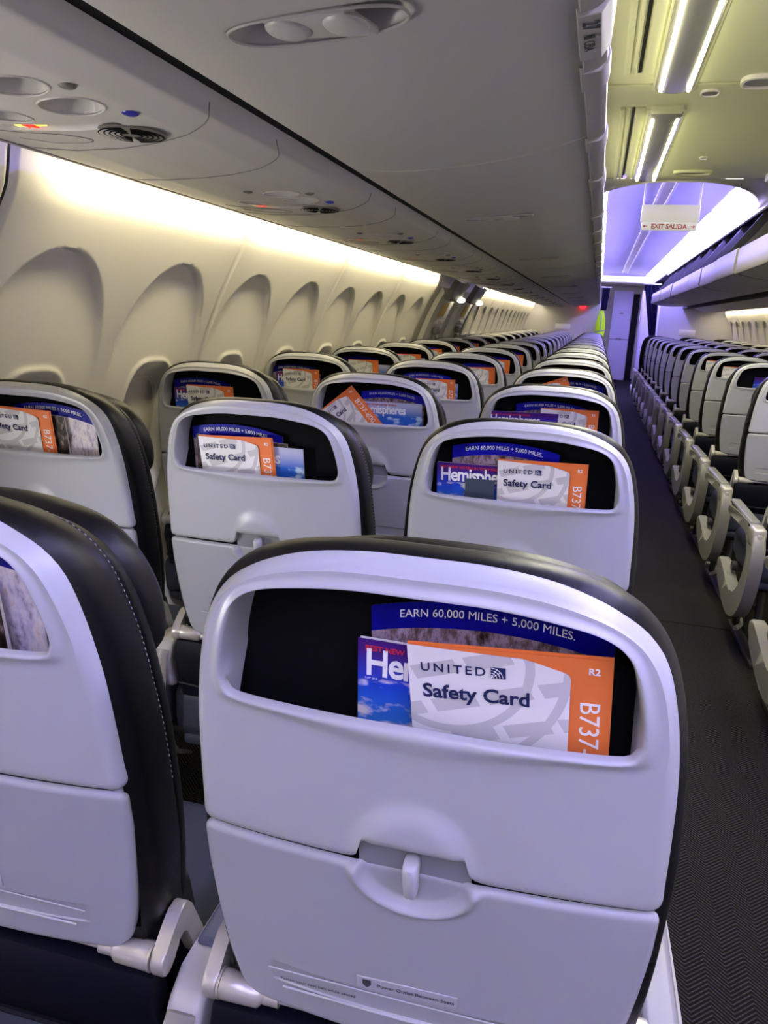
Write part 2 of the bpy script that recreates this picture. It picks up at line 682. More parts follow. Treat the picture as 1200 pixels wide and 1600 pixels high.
def ceiling_slab(y0, y1):
    bm = bmesh.new()
    box(bm, (0, (y0 + y1) / 2, ZC + .03), (1.3, y1 - y0 - .006, .06), .003, 1)
    return new_obj('ceiling', bm, M['ceiling'], smooth=False)


for a, b in ((1.42, 2.81), (2.83, 4.84)):
    structure(ceiling_slab(a, b))
dark_joint = bmesh.new()
box(dark_joint, (0, 2.82, ZC + .035), (1.3, .03, .05))
box(dark_joint, (0, 4.845, ZC + .035), (1.3, .03, .05))
structure(new_obj('trim_1', dark_joint, M['psu_dark'], smooth=False))
for di, (d0, d1) in enumerate(DOMES):
    lo = dome_loop(d0, d1, DX, (.58, 1.45 if di == 0 else .75, .16), ZC)
    n = len(lo)
    o0, o1 = (4.85, 18.6) if di == 0 else (Y0, 1.42)
    outer = []
    for p in lo:                       # project onto the surrounding rectangle
        c = Vector((0, min(max(p.y, d0 + .8), d1 - .8), ZC))
        d = p - c
        k = min(.66 / abs(d.x) if abs(d.x) > 1e-6 else 1e9, ((o1 - c.y) / d.y if d.y > 1e-6 else ((o0 - c.y) / d.y if d.y < -1e-6 else 1e9)))
        outer.append(c + d * k)
    bm = bmesh.new()
    loft(bm, [outer, lo])
    structure(new_obj('ceiling', bm, M['ceiling']))
    t = empty('ceiling_dome', (0, (d0 + d1) / 2, ZC))
    tag(t, 'violet lit oblong ceiling recess with white glowing rim ' + ('above the forward aisle' if di == 0 else 'above the nearest seats'), 'ceiling recess')
    cy = (d0 + d1) / 2

    def inset(f, z):
        return [Vector((p.x * (1 - f / DX), (p.y - cy) * (1 - f / ((d1 - d0) / 2)), z)) for p in lo]
    bm = bmesh.new()
    loft(bm, [inset(0, -.004), inset(-.012, -.008), inset(-.012, .0), inset(0, .012), inset(0.0, .03)])
    new_obj('rim', bm, M['rim'], t)
    bm = bmesh.new()
    loft(bm, [inset(0, .03), inset(.03, .07), inset(.075, .10), inset(.13, .12)])
    new_obj('light_diffuser', bm, M['dome_edge_rear' if di else 'dome_edge'], t)
    bm = bmesh.new()
    loft(bm, [inset(.13, .12), inset(.16, .15), inset(.30, .19), inset(.5, .205)], cap1=True)
    new_obj('recess_lining', bm, M['dome'], t)
    sp = bmesh.new()
    for s in (-1, 1):
        box(sp, (s * .05, 0, .188), (.022, d1 - d0 - .1, .02), .006)
    box(sp, (0, 0, .198), (.08, d1 - d0 - .1, .012))
    new_obj('spine_rail', sp, M['rim'], t)
    nl = 5 if di == 0 else 2
    for s in (-1, 1):
        for k in range(nl):
            ld = bpy.data.lights.new('mood_lamp', 'AREA')
            ld.shape = 'RECTANGLE'
            ld.size = (d1 - d0) / nl * .92
            ld.size_y = .05
            ld.color = (.30, .25, 1.0)
            ld.energy = (MOOD_F if di == 0 else MOOD_R) / nl
            lo_ = bpy.data.objects.new('mood_lamp', ld)
            COL.objects.link(lo_)
            lo_.parent = t
            lo_.location = (s * .46, -(d1 - d0) / 2 + (d1 - d0) * (k + .5) / nl, .135)
            v = Vector((-s * .8, 0, -.25 if di else -.22))
            lo_.rotation_euler = v.to_track_quat('-Z', 'Z').to_euler()
            lo_.rotation_euler = Matrix(((0, -v.normalized().z * 1.0, -v.normalized().x), (1, 0, 0), (0, v.normalized().x, -v.normalized().z))).to_euler()
# ceiling outboard of the dome, above the bins
for side in (-1, 1):
    bm = bmesh.new()
    box(bm, (side * 1.15, (Y0 + Y1) / 2, ZC + .03), (1.0, Y1 - Y0, .05))
    structure(new_obj('ceiling', bm, M['black'], smooth=False))
bm = bmesh.new()
box(bm, (0, 19.1, ZC + .03), (1.3, 1.0, .05))
structure(new_obj('ceiling', bm, M['ceiling'], smooth=False))

# ---- forward bulkheads and galley
bm = bmesh.new()
box(bm, (-1.06, 13.53, .83), (1.40, .05, 1.66), .004)
structure(new_obj('wall_forward_left', bm, M['bulk']))
bm = bmesh.new()
box(bm, (1.145, 13.53, .83), (1.20, .05, 1.66), .02)
structure(new_obj('wall_forward_right', bm, M['bulk']))
for side in (-1, 1):
    t = empty('bulkhead_placard', (side * 1.02 - .0, 13.495, 1.22))
    tag(t, 'small white placard on the forward bulkhead %s of the aisle' % ('left' if side < 0 else 'right'), 'placard')
    bm = bmesh.new()
    box(bm, (0, 0, 0), (.26, .006, .09), .002)
    new_obj('plate', bm, M['white'], t)
# ================================================================ OVERHEAD (left)
PSUP = [(-1.405, 1.569), (-1.35, 1.557), (-1.25, 1.548), (-1.15, 1.546), (-1.08, 1.549), (-1.02, 1.556), (-.965, 1.572), (-.945, 1.597)]


def psu_z(x):
    for (a, za), (b, zb) in zip(PSUP[:-1], PSUP[1:]):
        if x <= b:
            return za + (zb - za) * (x - a) / (b - a)
    return PSUP[-1][1]


PSU_P = .787
FT = [(-1.077, .170, .040, .030), (-1.085, .078, .038, .030), (-1.200, .195, .036, .026)]   # reading-light wells: x, y, radius, depth


def psu_bm():
    bm = bmesh.new()
    xs = lsp(-1.405, -1.25, 24)[:-1] + lsp(-1.25, -1.02, 70) + lsp(-1.015, -.945, 12)
    ys = lsp(0, .40, 130) + lsp(.41, PSU_P, 16)

    def fn(y, x):
        d = 0
        for cx, cy, r, dp in FT:
            e = math.hypot((x - cx) / r, (y - cy) / r)
            d += (dp + .006) * sst(1.0, .75, e)
        q = max(abs(x + 1.165) / .10, abs(y - .262) / .016)
        d += .006 * sst(1.0, .8, q)
        return Vector((x, y, psu_z(x) + d))
    heightfield(bm, ys, xs, fn)
    bmesh.ops.reverse_faces(bm, faces=bm.faces[:])
    return bm


def on_psu(x, y, d=0):
    return Vector((x, y, psu_z(x) + d))


def ball(c, r):
    bm = bmesh.new()
    bmesh.ops.create_uvsphere(bm, u_segments=20, v_segments=10, radius=1, matrix=Matrix.Translation(c) @ Matrix.Diagonal((*r, 1)))
    return bm


def make_psu():
    t = empty('service_panel')
    new_obj('panel', psu_bm(), M['psu'], t)
    for cx, cy, r, dp in FT:
        g = empty('reading_light', on_psu(cx, cy), parent=t)
        new_obj('lens', ball((0, .004, dp - .006), (.019, .019, .010)), M['glass_lens'], g)
        bm = bmesh.new()
        tube(bm, [Vector((r * math.cos(2 * PI * k / 32), r * math.sin(2 * PI * k / 32), psu_z(cx + r * math.cos(2 * PI * k / 32)) - psu_z(cx))) for k in range(33)], .0016, 6, False)
        new_obj('ring', bm, M['psu'], g)
    for cx, cy in ((-1.032, .102), (-1.14, .03)):
        new_obj('air_nozzle', ball(on_psu(cx, cy), (.010, .011, .004)), M['psu_dark'], t)
    new_obj('call_button', ball(on_psu(-1.031, .227), (.011, .012, .004)), M['call'], t)['label'] = 'blue call button'
    g = empty('speaker_grille', on_psu(-1.088, .318, .001), parent=t)
    bm = bmesh.new()
    bmesh.ops.create_cone(bm, cap_ends=True, segments=40, radius1=.049, radius2=.049, depth=.003)
    new_obj('grille_plate', bm, M['psu_dark'], g)
    bm = bmesh.new()
    for r in (.015, .0225, .030, .0375, .045):
        for a0 in (PI / 2 - 1.45 - .4, 3 * PI / 2 - 1.45 - .4):
            tube(bm, [Vector((r * math.sin(a0 + 2.9 * k / 14), r * math.cos(a0 + 2.9 * k / 14), -.0016)) for k in range(15)], .0015, 5)
    o = new_obj('grille_slots', bm, M['black'], g)
    o['kind'] = 'stuff'
    g = empty('lit_sign', on_psu(-1.213, .262, .004), parent=t)
    for s_ in (-1, 1):
        bm = bmesh.new()
        box(bm, (s_ * .016, 0, 0), (.016, .010, .003), .001)
        new_obj('belt_symbol', bm, M['sign_amber'], g)
        bm = bmesh.new()
        tube(bm, [Vector((-.008 * s_, -.008, -.001)), Vector((.008 * s_, .008, -.001))], .0025, 6)
        new_obj('cross_bar', bm, M['sign_red'], g)
    for pts in ([(-.955, .30), (-.988, .342), (-1.075, .372), (-1.19, .402), (-1.297, .428), (-1.38, .44)], [(-.955, .53), (-.985, .597), (-1.08, .632), (-1.18, .661), (-1.30, .715), (-1.41, .787)],
                [(-1.30, .345), (-1.23, .362), (-1.18, .352), (-1.165, .330), (-1.19, .303), (-1.25, .292), (-1.32, .290)]):
        bm = bmesh.new()
        tube(bm, [on_psu(p.x, p.y, -.0001) for p in smooth_poly([(a, b, 0) for a, b in pts], 40)], .0010, 5)
        new_obj('seam', bm, M['psu_dark'], t)
    return t


proto = None
for i in range(18):
    y = .2 + PSU_P * (i - 1)
    if y > 13.0:
        break
    t = make_psu() if proto is None else copy_tree(proto)
    proto = proto or t
    t.location.y = y
    tag(t, 'curved grey service panel with reading lights under left bins, %s from the camera' % ORD[i + 1], 'service panel', 'service panels above the left seats')
# right side service panels (plain from here)
for i in range(9):
    t = empty('service_panel', (0, 4.4 + 1.02 * i, 0))
    bm = bmesh.new()
    heightfield(bm, lsp(0, 1.02, 3), lsp(-1.405, -.990, 12), lambda y, x: Vector((-x, y, max(psu_z(x), 1.65 + (x + .99) * .4))))
    new_obj('panel', bm, M['psu'], t)
    tag(t, 'grey service panel under the right bins, %s from the camera' % ORD[i + 1], 'service panel', 'service panels above the right seats')


# wall wash lights
def cove(y0, y1, side, label):
    bm = bmesh.new()
    prism(bm, [(side * 1.414, 1.572), (side * 1.438, 1.574), (side * 1.438, 1.590), (side * 1.414, 1.590)], y0, y1, 'y', .002, 0, 1)
    t = empty('wall_wash_light', (0, 0, 0))
    tag(t, label, 'strip light', 'wall wash lights')
    new_obj('diffuser', bm, M['cove'], t)
    bm = bmesh.new()
    box(bm, (side * 1.425, (y0 + y1) / 2, 1.600), (.05, y1 - y0 + .04, .018))
    new_obj('housing', bm, M['psu'], t)


i = 0
for yj in PJ:
    if .5 < yj < 4.0:
        i += 1
        cove(yj + (.12 if i == 1 else .03), yj + PW - .03, -1, 'glowing strip light above the left windows, %s from the camera' % ORD[i])
for k in range(6):
    i += 1
    cove(6.95 + 1.08 * k, 6.95 + 1.08 * k + 1.05, -1, 'glowing strip light above left windows beyond the exits, %s of them' % ORD[k + 1])
for k in range(15):
    cove(-1.95 + 1.02 * k, -1.95 + 1.02 * k + .98, 1, 'glowing strip light above the right windows, %s along the wall' % ORD[k + 1])
for k in range(2):
    cove(-2.3 + 1.02 * k, -2.3 + 1.02 * k + .98, -1, 'glowing strip light above the left windows, %s behind the camera' % ORD[2 - k])
# a rail along the inboard edge of the light trough
for side in (-1, 1):
    bm = bmesh.new()
    prism(bm, [(side * 1.402, 1.566), (side * 1.411, 1.566), (side * 1.411, 1.612), (side * 1.402, 1.612)], Y0, 13.5, 'y')
    structure(new_obj('trim_2', bm, M['bin_edge'], smooth=False))
    bm = bmesh.new()                         # black gap between service panels and bins
    prism(bm, [(side * .90, 1.600), (side * .955, 1.597), (side * .955, 1.75), (side * .90, 1.75)], Y0, 13.5, 'y')
    structure(new_obj('trim_3', bm, M['black'], smooth=False))

BINP = [(-.912, 1.604), (-.906, 1.588), (-.885, 1.577), (-.835, 1.570), (-.776, 1.5705), (-.705, 1.576), (-.636, 1.584), (-.570, 1.596), (-.505, 1.613), (-.465, 1.627)]
BPROF = smooth_poly([(p[0], p[1], 0) for p in BINP], 90)


def bin_bm(L):
    bm = bmesh.new()
    n = len(BPROF)
    ys = lsp(0, .008, 4) + lsp(.02, L / 2 - .05, 10) + lsp(L / 2 - .044, L / 2 + .044, 50) + lsp(L / 2 + .05, L - .02, 10) + lsp(L - .008, L, 4)
    idx = list(range(n))

    def fn(y, i):
        p = BPROF[int(i)]
        q = BPROF[min(n - 1, int(i) + 1)]
        pr = BPROF[max(0, int(i) - 1)]
        tx = (q - pr).normalized()
        nrm = Vector((-tx.y, 0, tx.x))
        e = (abs((p.x + .698) / .090) ** 2.6 + abs((y - L / 2) / .036) ** 2.6) ** (1 / 2.6)
        d = .020 * sst(1.0, .8, e)
        ed = min(y, L - y)
        d += .003 * (1 - sst(0, .006, ed))
        return Vector((p.x, y, p.y)) + nrm * d
    heightfield(bm, ys, idx, fn)
    bmesh.ops.reverse_faces(bm, faces=bm.faces[:])
    return bm


def bin_lip(bm, y0, y1, x0=0.0):
    prism(bm, [(-.466, 1.625), (-.463, 1.618), (-.446, 1.6235), (-.437, 1.631), (-.436, 1.640), (-.4475, 1.676), (-.502, 2.19), (-.53, 2.19), (-.465, 1.649)], y0, y1, 'y', .0015, 0, 1)


BL = 1.404
BJ = [-.479 + BL * k for k in range(0, 10)]


def make_bin():
    t = empty('overhead_bin')
    new_obj('door', bin_bm(BL), M['bin'], t)
    bm = bmesh.new()
    bin_lip(bm, .002, BL - .002)
    new_obj('lip', bm, M['bin_edge'], t)
    for c0, c1 in ((.006, .085), (.40, .52), (1.02, 1.10)):
        bm = bmesh.new()
        prism(bm, [(-.470, 1.6240), (-.467, 1.6155), (-.444, 1.6195), (-.4345, 1.629), (-.433, 1.642), (-.445, 1.672), (-.449, 1.672), (-.440, 1.642), (-.447, 1.628), (-.462, 1.6235)], c0, c1, 'y', .001, 0, 1)
        new_obj('edge_clip', bm, M['bin_edge'], t)
    g = empty('latch_handle', (-.698, BL / 2, 1.5755), parent=t)
    bm = bmesh.new()
    pts = []
    for k in range(49):
        a = 2 * PI * k / 48
        ca, sa = math.cos(a), math.sin(a)
        x = math.copysign(abs(ca) ** .77, ca) * .088
        pts.append((x, math.copysign(abs(sa) ** .77, sa) * .035, .0075 * (x / .088) + .0015 * abs(x / .088) ** 2 - .0005))
    tube(bm, pts, .0016, 8, False)
    new_obj('bezel', bm, M['bin_edge'], g)
    bm = bmesh.new()
    bar = [(-.052, -.030), (.036, -.030), (.052, .030), (-.040, .030)]
    prism(bm, bar, .000, .010, 'z', .003)
    new_obj('latch_bar', bm, M['bin'], g)
    for s in (-1, 1):
        bm = bmesh.new()
        bmesh.ops.create_uvsphere(bm, u_segments=24, v_segments=12, radius=1, matrix=Matrix.Translation((s * .030, -.003 * s, .0005)) @ Matrix.Diagonal((.022, .025, .007, 1)))
        new_obj('paddle', bm, M['bin'], g)
    return t


proto = None
for i, yb in enumerate(BJ):
    t = make_bin() if proto is None else copy_tree(proto)
    proto = proto or t
    t.location.y = yb
    tag(t, 'closed grey overhead bin above the left seats, %s from the camera' % ORD[i + 1], 'overhead bin', 'closed bins on the left')
# row placard clipped on the lip of the first bin
t = empty('row_placard', (-.4505, .415, 1.6170))
tag(t, 'grey row number placard clipped on the left bin lip', 'placard')
bm = bmesh.new()
prism(bm, [(-.018, .005), (-.015, -.003), (.008, .001), (.017, .015), (.0185, .055), (.014, .055), (.012, .021), (.005, .008), (-.012, .008)], -.07, .07, 'y', .001, 0, 1)
new_obj('plate', bm, M['bin_edge'], t)
# lettering faces down, its top towards the window side
DOWN = Matrix(((0, 0, 1, 0), (1, 0, 0, 0), (0, 1, 0, 0), (0, 0, 0, 1)))
for txt, sz, yy, b_ in (('27', .024, -.056, .0006), ('CBA', .017, .000, .0002)):
    lo_ = lettering(txt, sz, M['ink'], t, (0, 0, 0), bold=b_)
    lo_.matrix_local = Matrix.Translation((-.010, yy, -.0036)) @ Matrix.Rotation(-.19, 4, 'Y') @ DOWN
bm = bmesh.new()
box(bm, (-.004, -.012, -.0028), (.012, .007, .0008), rot=Matrix.Rotation(-.19, 3, 'Y'))
new_obj('person_symbol', bm, M['ink'], t)

# ================================================================ OVERHEAD (right): open buckets hanging down
RBL = .903


def make_open_bin():
    t = empty('open_overhead_bin')
    bm = bmesh.new()
    prof = [(1.006, 1.656), (.864, 1.628), (.749, 1.616), (.617, 1.614), (.484, 1.625), (.395, 1.643), (.3705, 1.652)]
    prof = smooth_poly([(a, b, 0) for a, b in prof], 24)
    heightfield(bm, [.006, RBL - .006], list(range(24)), lambda y, i: Vector((prof[int(i)].x, y, prof[int(i)].y)))
    new_obj('bucket', bm, M['bin'], t)
    bm = bmesh.new()
    prism(bm, [(.372, 1.647), (.362, 1.650), (.353, 1.665), (.358, 1.790), (.369, 1.803), (.376, 1.798), (.369, 1.692)], .006, RBL - .006, 'y', .0015, 0, 1)
    new_obj('lip', bm, M['bin_face'], t)
    for e in (.010, RBL - .010):
        bm = bmesh.new()
        prism(bm, [(.374, 1.656), (.374, 1.792), (.455, 1.885), (.63, 2.13), (.985, 2.13), (.985, 1.66)], e - .006, e + .006, 'y')
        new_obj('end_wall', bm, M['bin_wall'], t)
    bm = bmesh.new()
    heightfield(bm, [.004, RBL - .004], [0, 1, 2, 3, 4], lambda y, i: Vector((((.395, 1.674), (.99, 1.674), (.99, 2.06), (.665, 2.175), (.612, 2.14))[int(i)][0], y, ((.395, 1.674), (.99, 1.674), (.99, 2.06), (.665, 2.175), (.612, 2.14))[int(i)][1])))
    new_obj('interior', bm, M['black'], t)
    return t


proto = None
for i in range(11):
    t = make_open_bin() if proto is None else copy_tree(proto)
    proto = proto or t
    t.location.y = 3.0 + RBL * i
    t.location.x = (0, .006, -.004, .008, 0)[i % 5]
    tag(t, 'open white lipped overhead bin on the right, %s from the camera' % ORD[i + 1], 'overhead bin', 'open bins on the right')
bm = bmesh.new()
prism(bm, [(.595, 2.135), (.61, 2.13), (.66, 2.185), (.64, 2.198)], 3.0, 13.6, 'y', .004)
structure(new_obj('trim_4', bm, M['rim']))


# ================================================================ CEILING FITTINGS
def ceiling_light(x, y0, y1, label):
    t = empty('ceiling_light', (x, (y0 + y1) / 2, ZC))
    tag(t, label, 'ceiling light', 'ceiling lights')
    L = y1 - y0
    bm = bmesh.new()
    sec = [(.072 * math.cos(PI + PI * k / 16), .030 * math.sin(PI + PI * k / 16)) for k in range(17)]
    loops = []
    for yy, f in ((-L / 2, .3), (-L / 2 + .012, .75), (-L / 2 + .05, 1), (L / 2 - .05, 1), (L / 2 - .012, .75), (L / 2, .3)):
        loops.append([Vector((a * (.85 + .15 * f), yy, b * f)) for a, b in sec])
    loft(bm, loops, True, True, closed=False) if False else loft(bm, loops, closed=False)
    new_obj('lens', bm, M['glass_lens'], t)
    for s in (-1, 1):
        bm = bmesh.new()
        tube(bm, [(s * .050, -L / 2 + .06, -.022), (s * .050, L / 2 - .06, -.022)], .0075, 10)
        new_obj('lamp_tube', bm, M['tube'], t)
        ld = bpy.data.lights.new('tube_lamp', 'AREA')
        ld.shape = 'RECTANGLE'
        ld.size, ld.size_y = .013, L - .14
        ld.color = (1.0, .97, .74)
        ld.energy = TUBE_W * (L - .14)
        lo_ = bpy.data.objects.new('tube_lamp', ld)
        COL.objects.link(lo_)
        lo_.parent = t
        lo_.location = (s * .050, 0, -.0305)
    bm = bmesh.new()
    box(bm, (0, 0, .0), (.16, L + .03, .008), .003)
    box(bm, (0, -L / 2 - .035, -.006), (.13, .09, .016), .006)
    new_obj('base_plate', bm, M['ceiling'], t)


ceiling_light(-.235, 1.45, 2.88, 'twin tube aisle ceiling light nearest the camera, running past the top edge')
ceiling_light(-.235, 3.2, 4.83, 'second twin tube aisle ceiling light, just before the violet recess')
ceiling_light(.57, 1.5, 2.6, 'twin tube ceiling light on the right at the nearest ceiling panel')
ceiling_light(.57, 3.2, 4.3, 'twin tube ceiling light on the right before the violet recess')
t = empty('ceiling_wedge', (.475, 4.60, ZC - .02))
tag(t, 'white wedge shaped ceiling fitting at the right edge before the violet recess', 'ceiling fitting')
bm = bmesh.new()
box(bm, (0, 0, 0), (.09, .22, .05), .012)
new_obj('cover', bm, M['rim'], t)
for i, (a, b) in enumerate(((1.45, 2.66), (3.14, 4.80))):
    t = empty('air_slot', (-.37, (a + b) / 2, ZC))
    tag(t, 'long dark air slot beside the %s ceiling light' % ('nearest' if i == 0 else 'second'), 'air slot', 'ceiling air slots')
    bm = bmesh.new()
    box(bm, (0, 0, -.001), (.012, b - a, .004))
    new_obj('slot', bm, M['black'], t, smooth=False)
    bm = bmesh.new()
    box(bm, (-.045, 0, -.006), (.022, b - a, .014), .004)
    box(bm, (.030, 0, -.004), (.035, b - a, .010), .004)
    box(bm, (-.018, 0, -.004), (.014, b - a, .010), .003)
    new_obj('rail', bm, M['ceiling'], t)


def ceiling_disc(name, label, cat, x, y, a, b, h, ring, core):
    t = empty(name, (x, y, ZC))
    tag(t, label, cat)
    bm = bmesh.new()
    lps = []
    for f, z in ((1.0, 0), (.98, -h), (.86, -h * 1.15), (.80, -h * .4)):
        lps.append([Vector((a * f * math.copysign(abs(math.cos(2 * PI * k / 32)) ** .7, math.cos(2 * PI * k / 32)), b * f * math.copysign(abs(math.sin(2 * PI * k / 32)) ** .7, math.sin(2 * PI * k / 32)), z)) for k in range(32)])
    loft(bm, lps)
    new_obj('bezel', bm, ring, t)
    bm = bmesh.new()
    lps = [[Vector((p.x, p.y, -h * .5)) for p in lps[3]], [Vector((p.x * .9, p.y * .9, -h * .6)) for p in lps[3]]]
    loft(bm, lps, False, True)
    new_obj('grille', bm, core, t)


ceiling_disc('smoke_detector', 'small oval grey grille with pale bezel between the two ceiling lights', 'detector', -.096, 2.94, .036, .045, .008, M['rim'], M['psu_dark'])
ceiling_disc('ceiling_vent', 'round pale ceiling vent with dark square centre at right', 'vent', .065, 2.79, .075, .075, .014, M['rim'], M['shell_dark'])
ceiling_disc('ceiling_button', 'tiny pale round cap on the second ceiling panel', 'cap', .03, 4.2, .02, .035, .006, M['rim'], M['rim'])
ceiling_disc('ceiling_plate', 'flat oval ceiling plate just before the violet recess', 'plate', .02, 4.60, .11, .05, .014, M['ceiling'], M['psu_dark'])
t = empty('indicator_lamp', (-.36, 4.72, ZC - .008))
tag(t, 'tiny violet indicator lamp on the ceiling by the left bins', 'lamp')
bm = bmesh.new()
bmesh.ops.create_uvsphere(bm, u_segments=12, v_segments=8, radius=.012)
new_obj('lamp', bm, M['led'], t)

# exit sign hanging across the aisle
t = empty('exit_sign', (.015, 6.0, 2.11))
tag(t, 'white illuminated exit sign with red lettering hanging over the aisle', 'sign')
bm = bmesh.new()
box(bm, (0, 0, .03), (.42, .05, .125), .008)
new_obj('housing', bm, M['exit_face'], t)
bm = bmesh.new()
box(bm, (0, -.004, -.062), (.40, .05, .058), .006)
new_obj('face_panel', bm, M['exit_face'], t)
tx = lettering('EXIT SALIDA', .046, M['exit_red'], t, (0, -.0305, -.078), bold=.0014, align='CENTER')
for s in (-1, 1):
    bm = bmesh.new()
    prism(bm, [(-.012, -.003), (.006, -.003), (.006, -.011), (.022, 0), (.006, .011), (.006, .003), (-.012, .003)], -.0003, .0003, 'y')
    o = new_obj('arrow', bm, M['exit_red'], t, smooth=False)
    o.location = (s * .168, -.0302, -.063)
    o.rotation_euler = (0, 0 if s > 0 else PI, 0)
bm = bmesh.new()
for s in (-1, 1):
    tube(bm, [(s * .20, 0, .08), (s * .20, 0, .25)], .008, 8)
new_obj('hanger', bm, M['rim'], t)

# ================================================================ FORWARD END
t = empty('lavatory_door', (.07, 19.0, 0))
tag(t, 'tall lilac grey panel door at the far end of the aisle', 'door')
bm = bmesh.new()
box(bm, (0, 0, 1.03), (.44, .04, 2.06), .008)
new_obj('leaf', bm, M['monument'], t)
bm = bmesh.new()
box(bm, (0, -.022, .95), (.44, .006, .02), .002)
box(bm, (.0, -.026, .955), (.12, .012, .045), .004)
new_obj('latch', bm, M['shell_dark'], t)
bm = bmesh.new()
box(bm, (.0, -.022, 1.55), (.09, .004, .035), .001)
new_obj('placard', bm, M['label'], t)
bm = bmesh.new()
box(bm, (.37, 19.05, 1.0), (.14, .06, 2.0))
structure(new_obj('door_1', bm, M['black'], smooth=False))
t = empty('galley_partition', (.80, 17.0, 0))
tag(t, 'lilac grey partition beyond the right bulkhead', 'partition')
bm = bmesh.new()
box(bm, (0, 0, 1.0), (.78, .06, 2.0), .02)
new_obj('panel', bm, M['monument'], t)
bm = bmesh.new()
box(bm, (-.40, -.02, 1.0), (.02, .07, 2.0), .004)
new_obj('edge_trim', bm, M['silver'], t)


def curtain(x0, x1, y, z0, z1, label, gather=1.0, xg=None):
    bm = bmesh.new()
    zs = lsp(z0, z1, 16)
    lps = []
    for z in zs:
        f = (z - z0) / (z1 - z0)
        lps.append([Vector((x0 + (x1 - x0) * (u / 40) * (gather + (1 - gather) * f) + (xg or 0) * (1 - f), y + .025 * math.sin(u / 40 * PI * 8) * (.6 + .4 * f), z)) for u in range(41)])
    loft(bm, lps, closed=False)
    bmesh.ops.solidify(bm, geom=bm.faces[:], thickness=.004)
    t = empty('curtain', (0, 0, 0))
    tag(t, label, 'curtain')
    new_obj('cloth', bm, M['curtain'], t)
    bm = bmesh.new()
    tube(bm, [(x0 - .02, y, z1 + .01), (x1 + .02, y, z1 + .01)], .010, 8)
    new_obj('rail', bm, M['rim'], t)


curtain(.24, .48, 13.35, 1.02, 1.96, 'navy blue curtain tied back at the right end of the aisle', .36, .19)
curtain(-.42, -.30, 13.30, 1.52, 1.88, 'small navy curtain end showing beside the left bins', .8)
# hi-vis vest on a hook
t = empty('safety_vest', (-.405, 13.36, 1.06))
tag(t, 'lime yellow safety vest hanging at the left bulkhead edge', 'vest')
bm = bmesh.new()
prism(bm, [(-.075, .02), (-.02, .0), (.085, .01), (.095, .16), (.085, .30), (.05, .42), (.02, .55), (-.012, .56), (-.03, .40), (-.065, .24)], -.03, .02, 'y', .012)
new_obj('body_panel', bm, M['vest'], t)
bm = bmesh.new()
prism(bm, [(-.066, .085), (.086, .125), (.086, .145), (-.066, .105)], -.034, .022, 'y', .002)
prism(bm, [(.012, .14), (.026, .14), (.012, .40), (-.002, .40)], -.034, .022, 'y', .002)
new_obj('reflective_tape', bm, M['reflect'], t)
t = empty('red_signal_lamp', (-.715, 13.48, 1.575))
tag(t, 'small glowing red lamp at the top of the left bulkhead', 'lamp')
bm = bmesh.new()
bmesh.ops.create_uvsphere(bm, u_segments=16, v_segments=10, radius=1, matrix=Matrix.Diagonal((.055, .03, .045, 1)))
new_obj('lens', bm, M['red_lamp'], t)

# ================================================================ SEATS
T = .1816                      # recline of the seat backs
SZ = .86                       # height of the tray hinge line
SHELL = [(0, .289), (.045, .2885), (.085, .284), (.115, .276), (.14, .264), (.161, .247), (.177, .221), (.189, .178), (.197, .127), (.2015, .064), (.2035, .015)]
N_SH = 300


def mirror_closed(half, bottom):
    """half profile from top centre down the right side, then bottom points (right to left)"""
    up = [(a, b) for a, b in half]
    left = [(-a, b) for a, b in reversed(half[1:])]
    return up + bottom + left


def ray_hit(poly, c, d):
    best = None
    for i in range(len(poly)):
        a, b = poly[i], poly[(i + 1) % len(poly)]
        ex, ey = b[0] - a[0], b[1] - a[1]
        den = d[0] * ey - d[1] * ex
        if abs(den) < 1e-12:
            continue
        t = ((a[0] - c[0]) * ey - (a[1] - c[1]) * ex) / den
        s = ((a[0] - c[0]) * d[1] - (a[1] - c[1]) * d[0]) / den
        if t > 0 and -1e-9 <= s <= 1 + 1e-9 and (best is None or t < best):
            best = t
    return (c[0] + d[0] * best, c[1] + d[1] * best)


def curve2(half, n):
    return [(p.x, p.y) for p in smooth_poly([(a, b, 0) for a, b in half], n)]


